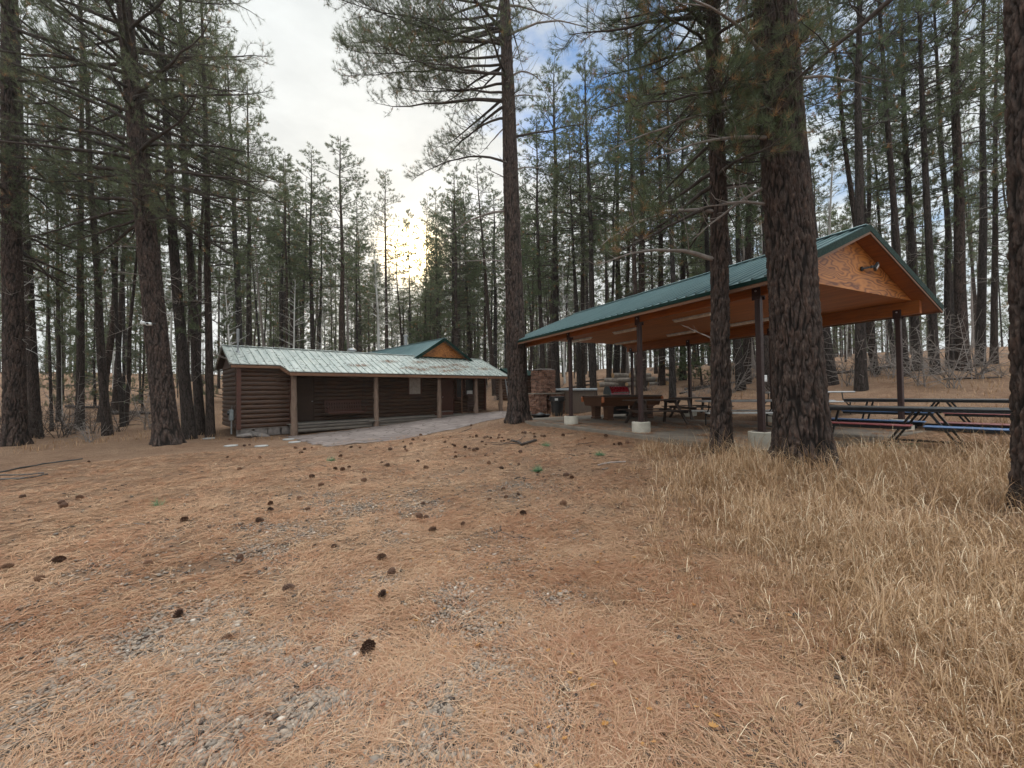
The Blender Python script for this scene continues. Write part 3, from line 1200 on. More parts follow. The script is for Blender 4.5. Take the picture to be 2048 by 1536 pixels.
# small shed past the cabin's end
shp = at_cab(15.5, 3.2)
sh = thing('shed', 'little dark shed with a green roof beyond the right end of the cabin', 'shed', (shp[0], shp[1], hz(shp[0], shp[1]) - .1), PI / 2 - CB_A)
f = MB()
logwall(f, (-1, -.8), (1, -.8), 0, 1.75, (0, -1))
logwall(f, (1, -.7), (1, .8), 0, 1.75, (1, 0))
logwall(f, (-1, .8), (-1, -.7), 0, 1.75, (-1, 0))
logwall(f, (.9, .8), (-.9, .8), 0, 1.75, (0, 1))
f.build('wall', M['log'], sh)
f = MB()
slab_poly(f, [(-1.3, -1.1), (1.3, -1.1), (1.3, 0), (-1.3, 0)], lambda a, c: 2.25 - .45 * abs(c), .06)
slab_poly(f, [(-1.3, 0), (1.3, 0), (1.3, 1.1), (-1.3, 1.1)], lambda a, c: 2.25 - .45 * abs(c), .06)
f.build('roof', M['trim_green'], sh)

# heap of rocks below the cabin's corner
rr = np.random.RandomState(4)


def rock_mesh(sx, sy, sz, seed):
    r_ = np.random.RandomState(seed)
    import bmesh
    bm = bmesh.new()
    bmesh.ops.create_icosphere(bm, subdivisions=3, radius=1)
    co_ = np.array([v.co[:] for v in bm.verts])
    pl_ = r_.randn(14, 3)
    pl_ /= np.linalg.norm(pl_, axis=1)[:, None]
    k_ = np.ones(len(co_))
    for p_, d_ in zip(pl_, r_.uniform(.55, .9, 14)):
        dd = co_ @ p_
        k_ = np.minimum(k_, np.where(dd > 1e-3, d_ / np.maximum(dd, 1e-3), 9))
    co_ = co_ * k_[:, None] * np.array([sx, sy, sz])
    for v, c_ in zip(bm.verts, co_):
        v.co = c_
    me_ = bpy.data.meshes.new('rock')
    bm.to_mesh(me_)
    bm.free()
    me_.materials.append(M['rock'])
    return me_


rocks = [(490, 876, .42, .25, .12, 'long flat grey rock leaning under the cabin corner'), (520, 868, .50, .28, .14, 'largest slab-like rock in the heap under the cabin wall'),
         (548, 872, .18, .15, .13, 'rounded rock at the foot of the first porch post'), (561, 876, .16, .13, .12, 'small pale rock touching the first porch post'),
         (503, 882, .22, .16, .09, 'low dark rock at the front of the heap by the cabin corner'), (536, 880, .14, .12, .08, 'small dark stone between the larger rocks by the cabin')]
for i, (px, py, sx, sy, sz, lb) in enumerate(rocks):
    P = atY(px, py, 16.2 + .02 * (px - 490))
    o = link('rock', rock_mesh(sx, sy, sz, i + 3))
    o.location = (P[0], P[1], hz(P[0], P[1]) + sz * .45)
    o.rotation_euler = (.15 * (i % 3 - 1), .25 * (i % 2), .4 * i)
    tag(o, lb, 'rock', 'rocks heaped under the cabin corner')
discs = [(523, 893, 'round pale stepping stone nearest the camera by the cabin'), (589, 884, 'round pale stepping stone at the corner of the flagstone path'), (577, 880, 'round stepping stone half hidden behind another by the first post'),
         (462, 893, 'pale flat stepping stone left of the cabin corner'), (418, 878, 'thin pale stepping stone right of the big leaning pine')]
for i, (px, py, lb) in enumerate(discs):
    P = on_ground(px, py)
    o = MB().lathe([(.19, -.02), (.20, .015), (.19, .028), (.02, .03)], (0, 0, 0), 20).build('stepping_stone', M['disc'])
    o.scale = (1, 1, 1)
    o.location = (P[0], P[1], hz(P[0], P[1]) + .004)
    tag(o, lb, 'stepping stone', 'stepping stones by the cabin')

# ------------------------------------------------------------------ pavilion
S = 3.05
PW = 5.348
Z0 = .44
pav = thing('picnic_pavilion', 'open picnic pavilion with green metal roof and orange plywood gable on brown steel posts', 'pavilion', (PV_O[0], PV_O[1], Z0), PV_A)
ZB, ZP, ZE, ZR = 3.244 - Z0, .761 - Z0, 3.415 - Z0, 4.776 - Z0
E_ = .583
YA, YB = -S - .588, 2 * S + .429
SLP = (ZR - ZE) / (PW / 2 + E_)
zp_ = lambda x: ZR - SLP * abs(x - PW / 2)
slabz = .50 - Z0
me = MB()
me.box((PW / 2 + .1, (YA + YB) / 2 + .1, slabz - .16), (PW + 1.1, YB - YA - .2, .32), bev=.012)
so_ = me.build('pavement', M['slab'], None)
so_.location = (PV_O[0], PV_O[1], Z0)
so_.rotation_euler = (0, 0, PV_A)
tag(so_, kind='structure')
f = MB()
for s_ in (-1, 1):
    xe = PW / 2 + s_ * (PW / 2 + E_)
    P = [(PW / 2, YA), (xe, YA), (xe, YB), (PW / 2, YB)]
    if s_ < 0:
        P = P[::-1]
    slab_poly(f, P, lambda x, y: zp_(x), .02)
    y = YA + .08
    while y < YB:
        f.bar((PW / 2, y, ZR + .010), (xe - s_ * -.012, y, zp_(xe + s_ * .012) + .010), .045, .045)
        y += .229
f.bar((PW / 2 - .0, YA, ZR + .018), (PW / 2, YB, ZR + .018), .24, .03, bev=.01)
f.build('roof', M['roof_green'], pav)
f = MB()
for yy in (YA - .012, YB + .012):
    for s_ in (-1, 1):
        xe = PW / 2 + s_ * (PW / 2 + E_ + .01)
        f.bar((PW / 2 - s_ * .01, yy, ZR - .035), (xe, yy, zp_(xe) - .035), .024, .13)
for s_ in (-1, 1):
    xe = PW / 2 + s_ * (PW / 2 + E_ + .008)
    f.bar((xe, YA, zp_(xe) - .04), (xe, YB, zp_(xe) - .04), .02, .07)
f.build('roof_trim', M['trim_green'], pav)
f = MB()
for s_ in (-1, 1):
    xe = PW / 2 + s_ * (PW / 2 + E_ - .02)
    P = [(PW / 2, YA + .01), (xe, YA + .01), (xe, YB - .01), (PW / 2, YB - .01)]
    if s_ < 0:
        P = P[::-1]
    slab_poly(f, P, lambda x, y: zp_(x) - .03, .09)
f.build('soffit', M['stain_wood'], pav)
f = MB()
for yy in (YA + .0, YB):
    for s_ in (-1, 1):
        xe = PW / 2 + s_ * (PW / 2 + E_ - .0)
        f.bar((PW / 2, yy, ZR - .135), (xe, yy, zp_(xe) - .135), .03, .045)
for s_ in (-1, 1):
    xe = PW / 2 + s_ * (PW / 2 + E_ - .01)
    f.bar((xe, YA, zp_(xe) - .115), (xe, YB, zp_(xe) - .115), .03, .06)
f.build('fascia', M['trim_wood'], pav)
CZ = 3.56 - Z0
f = MB()
xc0, xc1 = -.38, PW + .38
f.box((PW / 2, (YA + YB) / 2 + .0, CZ + .012), (PW + .1, YB - YA - .62, .02))
f.build('ceiling', M['ceil_wood'], pav)
f = MB()
zg = lambda x: zp_(x) - .125
for yy in (YA + .30, YB - .33):
    xm = PW / 2
    xs_ = .75
    xl = xm - (zg(xm) - CZ) / SLP
    xr = xm + (zg(xm) - CZ) / SLP
    xsplit = 2.35
    f = MB() if yy > 0 else f
    f.prism([(xl, CZ), (xsplit - .003, CZ), (xsplit - .003, zg(xsplit))], 1, yy, yy + .018)
    f.prism([(xsplit + .003, CZ), (xr, CZ), (xm, zg(xm)), (xsplit + .003, zg(xsplit))], 1, yy + .002, yy + .02)
    f.build('gable_wall', M['ply'], pav)
f = MB()
for x in (0, PW):
    f.box((x, (YA + YB) / 2, (ZB + CZ) / 2 - .002), (.11, YB - YA - .35, CZ - ZB - .004), bev=.006)
f.build('beam', M['stain_wood'], pav)
for x in (0, PW):
    for k in (-1, 0, 1, 2):
        y = k * S
        f = MB()
        f.box((x, y, (ZP + ZB) / 2 - .02), (.10, .10, ZB - ZP + .03), bev=.008)
        f.box((x, y, ZP + .006), (.22, .22, .012))
        f.box((x - .065, y, ZB + .04), (.012, .16, .22))
        f.box((x + .065, y, ZB + .04), (.012, .16, .22))
        f.box((x, y, ZB - .008), (.15, .16, .012))
        po = f.build('post', M['steel_brown'], pav)
        g_ = MB()
        for s_ in (-1, 1):
            for dz in (.09,):
                g_.tube([(x + s_ * .065, y, ZB + dz), (x + s_ * .085, y, ZB + dz)], .018, 8)
        g_.build('bolt', M['bolt'], po)
        w_ = pavw(x, y)
        zt = hz(w_[0], w_[1]) - Z0
        MB().lathe([(.222, zt - .3), (.224, ZP - .01), (.216, ZP), (.01, ZP + .001)], (x, y, 0), 32).build('pier', M['concrete'], pav, smooth=False)
    # far row piers end flush on the slab

# ceiling lights
first = None
for i, (x, y, lb) in enumerate([(2.0, 5.2, 'tube light in the near ceiling row, deepest under the pavilion'), (2.0, 2.7, 'tube light in the near ceiling row, just behind the second front post'),
                                (2.0, .1, 'tube light in the near ceiling row, left of the slim pine trunk'), (4.3, 5.3, 'tube light in the far ceiling row, deepest under the pavilion'),
                                (4.3, 2.5, 'tube light in the far ceiling row, right of the second front post'), (4.3, 0.0, 'tube light in the far ceiling row, seen between the two pine trunks')]):
    p = pavw(x, y)
    if first is None:
        first = thing('ceiling_light', lb, 'ceiling light', (p[0], p[1], 3.555), PV_A, 'tube lights on the pavilion ceiling')
        MB().box((0, 0, -.015), (.14, 1.22, .03), bev=.004).build('housing', M['white_paint'], first)
        MB().box((0, 0, -.055), (.12, 1.18, .05), bev=.02).build('diffuser', M['diffuser'], first)
    else:
        o = copy_tree(first, label=lb)
        o.location = (p[0], p[1], 3.555)
# floodlight on the gable
p = pavw(3.0, YA + .29)
fl_ = thing('floodlight', 'small black floodlight with a white lens on the orange plywood gable', 'floodlight', (p[0], p[1], 4.03), PV_A)
MB().lathe([(.05, 0), (.05, .02)], (0, 0, 0), 16).build('mount', M['black'], fl_).matrix_local = Matrix.Rotation(PI / 2, 4, 'X')
MB().bar((0, -.02, 0), (.10, -.12, .02), .03, .03).bar((.10, -.12, .02), (.16, -.14, .03), .04, .05).build('arm', M['black'], fl_)
h_ = MB().box((0, 0, 0), (.20, .05, .14), bev=.012).build('head', M['black'], fl_)
h_.location = (.25, -.15, .04)
h_.rotation_euler = (.45, .12, .35)
MB().box((0, -.029, 0), (.11, .008, .09), bev=.003).build('lens', M['lens'], h_)

# ------------------------------------------------------------------ things under and around the pavilion
# stone fireplace
fp = thing('stone_fireplace', 'red stone outdoor fireplace with a square chimney beside the centre pine', 'fireplace', (1.55, 20.4, .35), .62)
f = MB()
rg = random.Random(8)


def stonework(bm, cx, cy, z0, sx, sy, h, course=.11):
    z = z0
    k = 0
    while z < z0 + h - .01:
        hh = min(course * rg.uniform(.8, 1.25), z0 + h - z)
        for side in range(4):
            L = sx if side % 2 == 0 else sy
            a = -L / 2
            while a < L / 2 - .01:
                ln = min(rg.uniform(.12, .34), L / 2 - a)
                pr = rg.uniform(0, .06)
                c_ = a + ln / 2
                if side == 0:
                    bm.box((cx + c_, cy - sy / 2 - pr / 2 + .03, z + hh / 2), (ln - .008, .07 + pr, hh - .008), bev=.008)
                elif side == 2:
                    bm.box((cx + c_, cy + sy / 2 + pr / 2 - .03, z + hh / 2), (ln - .008, .07 + pr, hh - .008), bev=.008)
                elif side == 1:
                    bm.box((cx + sx / 2 + pr / 2 - .03, cy + c_, z + hh / 2), (.07 + pr, ln - .008, hh - .008), bev=.008)
                else:
                    bm.box((cx - sx / 2 - pr / 2 + .03, cy + c_, z + hh / 2), (.07 + pr, ln - .008, hh - .008), bev=.008)
                a += ln
        z += hh
    bm.box((cx, cy, z0 + h / 2), (sx - .1, sy - .1, h - .01))


stonework(f, 0, 0, 1.12, .85, .80, 1.12)
f.build('chimney', M['fire_stone'], fp)
f = MB()
stonework(f, -.55, -.10, -.1, .42, 1.0, 1.16)
stonework(f, .50, -.10, -.1, 1.1, 1.0, 1.16)
f.box((-.2, .25, .5), (.5, .3, 1.1))
f.build('hearth', M['fire_stone'], fp)
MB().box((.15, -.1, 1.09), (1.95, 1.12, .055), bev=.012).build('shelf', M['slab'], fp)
f = MB()
f.box((-.05, 0, 2.265), (.95, .80, .035), rz=.1, bev=.01)
f.box((.08, .05, 2.30), (.6, .5, .03), rz=-.3, bev=.01)
f.build('cap_stone', M['rock'], fp)

# hot tub
ht = thing('hot_tub', 'square brown hot tub under a flat grey cover beyond the pavilion post', 'hot tub', (3.15, 21.0, .45), .45)
f = MB()
f.box((0, 0, .55), (1.55, 1.55, 1.1), bev=.03)
for s_ in (-1, 1):
    for s2 in (-1, 1):
        f.box((s_ * .76, s2 * .76, .55), (.10, .10, 1.12), bev=.015)
f.build('cabinet', M['spa_side'], ht)
for s_ in (-1, 1):
    MB().box((s_ * .425, 0, 1.165), (.845, 1.75, .12), bev=.03).build('cover', M['spa_cover'], ht)

# trash bin
tb = thing('trash_bin', 'black plastic trash bin with a white label beside the fireplace', 'bin', (2.02, 18.55, .44), .1)
f = MB()
f.lathe([(.24, 0), (.29, .62), (.30, .64), (.33, .66), (.33, .80), (.345, .82), (.345, .86), (.31, .87), (.30, .70), (.02, .69)], (0, 0, 0), 22)
f.build('body', M['black'], tb)
for s_ in (-1, 1):
    MB().box((s_ * .355, 0, .74), (.05, .16, .05), bev=.01).build('handle', M['black'], tb)
lb_ = MB().box((-.10, -.338, .745), (.14, .006, .10)).build('label_sheet', M['label'], tb)

# black sled-like tarp pan on the ground
bk = thing('fire_pan', 'low black pan lying on the ground at the foot of the stone fireplace', 'pan', (1.18, 17.3, .40), .2)
MB().lathe([(.22, 0), (.36, .10), (.42, .17), (.44, .18), (.41, .15), (.3, .05), (.02, .04)], (0, 0, 0), 20).build('bowl', M['black'], bk)
MB().lathe([(.26, .12), (.2, .2), (.06, .26), (.02, .27)], (.02, .05, 0), 14).build('lid', M['black'], bk)

# pool table
pt = thing('pool_table', 'heavy brown wooden pool table under the pavilion', 'pool table', (0, 0, .50), 0.36)
pc = np.array([3.10, 14.1])
ct, st = math.cos(.36), math.sin(.36)
L_, Wd = 2.55, 1.40
pt.location = (pc[0] + ct * L_ / 2 - st * Wd / 2, pc[1] + st * L_ / 2 + ct * Wd / 2, .50)
for s_ in (-1, 1):
    MB().box((0, s_ * (Wd / 2 - .07), .84), (L_, .14, .05), bev=.012).build('rail', M['old_wood'], pt)
    MB().box((s_ * (L_ / 2 - .07), 0, .842), (.14, Wd - .285, .046), bev=.012).build('rail', M['pool_wood'], pt)
MB().box((0, 0, .822), (L_ - .28, Wd - .28, .02)).build('playing_surface', M['felt'], pt)
f = MB()
f.prism([(-Wd / 2 + .03, .81), (Wd / 2 - .03, .81), (Wd / 2 - .16, .50), (-Wd / 2 + .16, .50)], 0, -L_ / 2 + .03, L_ / 2 - .03)
f.build('cabinet', [M['pool_wood']], pt)
for s_ in (-1, 1):
    for s2 in (-1, 1):
        MB().box((s_ * (L_ / 2 - .015), s2 * (Wd / 2 - .015), .73), (.09, .09, .20), bev=.02).build('corner_block', M['pool_orange'], pt)
        f = MB()
        x, y = s_ * (L_ / 2 - .42), s2 * (Wd / 2 - .30)
        f.prism([(y - .15, .495), (y + .15, .495), (y + .11, .08), (y - .11, .08)], 0, x - .12, x + .12)
        f.box((x, y, .485), (.34, .38, .035), bev=.01)
        f.box((x, y, .055), (.30, .28, .07), bev=.015)
        f.build('leg', M['pool_wood'], pt)

# grill
gl = thing('gas_grill', 'gas grill with a rounded dark red lid standing behind the pool table', 'grill', (4.15, 16.35, .50), .30)
f = MB()
pf = [(-.28, .88)] + [(-.28 + .30 * (1 - math.cos(a)) * .93, .88 + .34 * math.sin(a)) for a in np.linspace(.25, PI - .5, 9)] + [(.28, .90)]
f.prism(pf, 0, -.40, .40)
f.build('lid', M['red_enamel'], gl)
f = MB()
pf2 = [(y_ * 1.02, (z_ - .88) * 1.03 + .878) for y_, z_ in pf]
f.prism(pf2, 0, -.44, -.402)
f.prism(pf2, 0, .402, .44)
f.build('lid_end', M['grill_grey'], gl)
MB().tube([(-.32, -.33, .97), (.32, -.33, .97)], .014, 8).build('handle', M['chrome'], gl)
f = MB()
f.box((0, 0, .79), (.88, .56, .17), bev=.015)
f.build('firebox', M['grill_grey'], gl)
f = MB()
for k in range(4):
    f.lathe([(.022, 0), (.018, .03)], (-.27 + k * .18, 0, 0), 10)
kn = f.build('knob', M['chrome'], gl)
kn.matrix_local = Matrix.Translation((0, -.285, .79)) @ Matrix.Rotation(PI / 2, 4, 'X')
for s_ in (-1, 1):
    MB().box((s_ * .63, 0, .85), (.36, .50, .03), bev=.01).build('side_shelf', M['old_wood'], gl)
f = MB()
f.box((0, .02, .40), (.80, .46, .56), bev=.01)
f.build('cabinet', M['black'], gl)
for s_ in (-1, 1):
    f = MB()
    f.tube([(s_ * .43, -.05, .10), (s_ * .47, -.05, .10)], .10, 16)
    f.build('wheel', M['black'], gl)


# dark picnic tables
def picnic(name, label, x, y, z, rz, L=1.85, group='dark picnic tables under the pavilion'):
    t = thing(name, label, 'picnic table', (x, y, z), rz, group)
    f = MB()
    for i in range(5):
        f.box((0, -.29 + i * .145, .74), (L, .135, .036), bev=.005)
    f.build('tabletop', M['old_wood'], t)
    for s_ in (-1, 1):
        f = MB()
        for i in (0, 1):
            f.box((0, s_ * (.60 + i * .13), .43), (L, .12, .034), bev=.005)
        f.build('bench', M['old_wood'], t)
    for s_ in (-1, 1):
        for s2 in (-1, 1):
            MB().bar((s_ * (L / 2 - .42), s2 * .22, .72), (s_ * (L / 2 - .24), s2 * .62, 0), .04, .085, up=(1, 0, 0)).build('leg', M['old_wood'], t)
        MB().bar((s_ * (L / 2 - .33), -.74, .39), (s_ * (L / 2 - .33), .74, .39), .036, .085).build('crossbar', M['old_wood'], t)
        MB().bar((s_ * (L / 2 - .42), -.32, .69), (s_ * (L / 2 - .42), .32, .69), .036, .07).build('top_cleat', M['old_wood'], t)
    return t


picnic('picnic_table', 'dark wooden picnic table just behind the second front post, nearest the pool table', 4.42, 12.7, .50, .22)
picnic('picnic_table', 'dark wooden picnic table further back, seen just left of the slim pine trunk', 6.75, 15.1, .50, .25)


# light folding picnic tables
def folding(label, x, y, z, rz, L=1.83, top='grey_plastic', seat='white_plastic', group='folding picnic tables under the pavilion'):
    t = thing('folding_table', label, 'folding table', (x, y, z), rz, group)
    MB().box((0, 0, .73), (L, .74, .045), bev=.018).build('tabletop', M[top], t)
    for s_ in (-1, 1):
        MB().box((0, s_ * .60, .44), (L, .26, .04), bev=.016).build('bench', M[seat], t)
    for s_ in (-1, 1):
        f = MB()
        xx = s_ * (L / 2 - .35)
        for s2 in (-1, 1):
            f.tube([(xx, s2 * .28, .71), (xx, s2 * .32, .5), (xx, s2 * .60, .30), (xx, s2 * .60, .01)], .017, 8)
            f.tube([(xx, s2 * .60, .42), (xx, s2 * .60, .28)], .017, 8)
        f.tube([(xx, -.60, .02), (xx, .60, .02)], .017, 8)
        f.tube([(xx, -.60, .30), (xx, .60, .30)], .015, 8)
        f.build('leg_frame', M['frame_black'], t)
    return t


folding('pale folding picnic table with light grey benches between the two pine trunks', 6.15, 10.9, .50, -.14, 2.3)
folding('low grey folding picnic table behind the pale one, mostly hidden by the thick pine', 9.3, 13.1, hz(9.3, 13.1), -.05, 2.6, 'grey_plastic', 'grey_plastic')


# long cafeteria tables with red and blue benches
def cafe(label, x, y, z, rz, flip=False):
    t = thing('cafeteria_table', label, 'cafeteria table', (x, y, z), rz, 'long black folding tables with coloured benches')
    Lh = 1.83
    for s_ in (-1, 1):
        MB().box((s_ * (Lh / 2 + .004), 0, .73), (Lh, .76, .03), bev=.006).build('tabletop', M['table_black'], t)
        MB().box((s_ * (Lh / 2 + .004), 0, .69), (Lh - .02, .72, .045), bev=.005).build('apron', M['frame_black'], t)
        for s2 in (-1, 1):
            mt = 'bench_red' if (s_ * s2 > 0) != flip else 'bench_blue'
            o = MB().box((s_ * (Lh / 2 + .02), s2 * .60, .435), (Lh - .12, .28, .025), bev=.008).build('bench', M[mt], t)
            o['label'] = 'red bench' if mt == 'bench_red' else 'blue bench'
            MB().box((s_ * (Lh / 2 + .02), s2 * .60, .395), (Lh - .16, .22, .05), bev=.006).build('bench_frame', M['frame_black'], t)
    for s_ in (-1, 1):
        for s2 in (-1, 1):
            MB().bar((s_ * .10, s2 * .30, .67), (s_ * .45, s2 * .30, .10), .035, .05, up=(0, 1, 0)).build('leg', M['frame_black'], t)
            MB().bar((s_ * 1.35, s2 * .28, .67), (s_ * 1.50, s2 * .28, .06), .035, .05, up=(0, 1, 0)).build('leg', M['frame_black'], t)
            MB().bar((s_ * .45, s2 * .30, .36), (s_ * .45, s2 * .62, .38), .03, .04).bar((s_ * 1.45, s2 * .28, .36), (s_ * 1.45, s2 * .62, .38), .03, .04).build('bench_arm', M['frame_black'], t)
            f = MB()
            f.tube([(s_ * .47, s2 * .30 - .02, .055), (s_ * .47, s2 * .30 + .02, .055)], .055, 14)
            f.build('wheel', M['black'], t)
        MB().bar((s_ * 1.5, -.32, .045), (s_ * 1.5, .32, .045), .03, .05).build('foot_rail', M['frame_black'], t)
    MB().bar((-.45, .0, .12), (.45, .0, .12), .04, .04).build('stretcher', M['frame_black'], t)
    return t


cafe('long black cafeteria table with a red and a blue bench towards the camera', 7.6, 7.6, hz(7.6, 7.6), -.93, False)
cafe('second long black cafeteria table, standing behind the nearer one at the right', 10.36, 9.9, hz(10.36, 9.9) + .0, -.93, True)
ms = MB()  # dark green patches: moss with the shade by the tables put into the colour
for i, (px, py) in enumerate([(1770, 893), (1800, 889)]):
    P = on_ground(px, py)
    th = np.arange(18) * 2 * PI / 18
    rr_ = .5 + .12 * np.sin(th * 3 + i) + .06 * np.sin(th * 7)
    ring = np.stack([P[0] + np.cos(th) * rr_, P[1] + np.sin(th) * rr_ * .8, np.zeros(18)], 1)
    ring[:, 2] = Hb(ring[:, 0], ring[:, 1]) - .01
    ms.add(np.vstack([ring, [P[0], P[1], hz(P[0], P[1]) + .03]]), [(j, (j + 1) % 18, 18) for j in range(18)])
tag(ms.build('moss_shade', M['moss_shade'], smooth=True), kind='stuff')

# ------------------------------------------------------------------ log pile behind the pavilion
m, q, b, _ = mat('cut_log_end')
co = obj_co(q)
q.put(b.inputs['Base Color'], q.mix(q.ramp(q.noise(co, 9, 3), ((.3, .7), (0, 1))), (.42, .27, .13), (.26, .15, .08)))
b.inputs['Roughness'].default_value = .8
M['log_end'] = m
LP = atY(1268, 772, 26)
zl = hz(LP[0], LP[1])
rg = random.Random(12)
lg_labels = ['log at the bottom left of the long woodpile', 'log second from the left in the bottom row of the woodpile', 'log in the middle of the bottom row of the woodpile', 'thick log right of the middle in the bottom row of the woodpile', 'log at the bottom right of the long woodpile',
             'left log in the second row of the woodpile', 'pale log in the second row of the woodpile', 'right log in the second row of the woodpile', 'log overlapping the right end of the second row of the woodpile', 'left log in the top row of the woodpile', 'top pale log on the woodpile',
             'short log standing out at the right end of the woodpile', 'small log lying low at the right end of the woodpile', 'log lying behind the right end of the woodpile']
spots = [(-1.55, 0, 0), (-.75, .35, 0), (.05, 0, 0), (.75, .3, 0), (1.5, 0, 0), (-1.0, .1, .27), (-.1, .25, .28), (.8, .1, .28), (1.4, .45, .27), (-.6, .25, .54), (.45, .2, .55), (2.1, -.1, 0), (2.35, .35, .0), (1.9, .6, .25)]
for i, (dx, dy, dz) in enumerate(spots):
    r_ = rg.uniform(.14, .18)
    lr = rg.uniform(1.1, 1.6)
    f = MB()
    f.tube([(-lr / 2 + lr * k / 5, rg.uniform(-.01, .01), rg.uniform(-.01, .01)) for k in range(6)], r_, 14)
    o = f.build('log', [M['log_bark'], M['log_end']], None)
    o.data.polygons[-1].material_index = 1
    o.data.polygons[-2].material_index = 1
    o.location = (LP[0] + dx * 1.05, LP[1] + dy * 1.2, zl + r_ + dz)
    o.rotation_euler = (0, rg.uniform(-.03, .03), rg.uniform(-.25, .25) + (.9 if i in (11, 12, 13) else 0.15))
    tag(o, lg_labels[i], 'log', 'logs stacked in the woodpile')
# ------------------------------------------------------------------ trees
def unit(v):
    return v / (np.linalg.norm(v, axis=-1, keepdims=True) + 1e-12)


def seg_mesh(P0, P1, R0, R1, k=4):
    """many tapered prisms at once -> verts, quads"""
    P0, P1 = np.asarray(P0), np.asarray(P1)
    n_ = len(P0)
    t = unit(P1 - P0)
    ref = np.where(np.abs(t[:, 2:3]) < .9, [[0, 0, 1.0]], [[1.0, 0, 0]])
    a = unit(np.cross(ref, t))
    b_ = np.cross(t, a)
    th = np.arange(k) * 2 * PI / k
    ca, sa = np.cos(th)[None, :, None], np.sin(th)[None, :, None]
    off = a[:, None] * ca + b_[:, None] * sa
    V0 = P0[:, None] + off * np.asarray(R0)[:, None, None]
    V1 = P1[:, None] + off * np.asarray(R1)[:, None, None]
    V = np.concatenate([V0, V1], 1).reshape(-1, 3)
    base = (np.arange(n_) * 2 * k)[:, None]
    j = np.arange(k)
    Q = np.stack([base + j, base + (j + 1) % k, base + k + (j + 1) % k, base + k + j], -1).reshape(-1, 4)
    return V, Q


def needles(rs, P, Dr, K, ln, wd, brown=.04):
    """tufts of needles: P positions, Dr shoot directions"""
    P, Dr = np.asarray(P), unit(np.asarray(Dr))
    n_ = len(P)
    N = n_ * K
    p = np.repeat(P, K, 0)
    d = np.repeat(Dr, K, 0)
    rnd = unit(rs.randn(N, 3))
    perp = unit(rnd - (rnd * d).sum(1, keepdims=True) * d)
    ph = rs.uniform(.12, 1.35, N)[:, None]
    nd = d * np.cos(ph) + perp * np.sin(ph)
    nd[:, 2] += .12
    nd = unit(nd)
    L = ln * rs.uniform(.65, 1.1, N)[:, None]
    st = p - d * rs.uniform(0, ln * .38, N)[:, None]
    side = unit(np.cross(nd, rs.randn(N, 3))) * wd / 2
    V = np.stack([st - side, st + side, st + nd * L], 1).reshape(-1, 3)
    T = np.arange(N * 3).reshape(-1, 3)
    tint = rs.rand(n_) * .88
    tint[rs.rand(n_) < brown] = .97
    tint = np.repeat(np.repeat(tint, K), 3)
    return V, T, tint


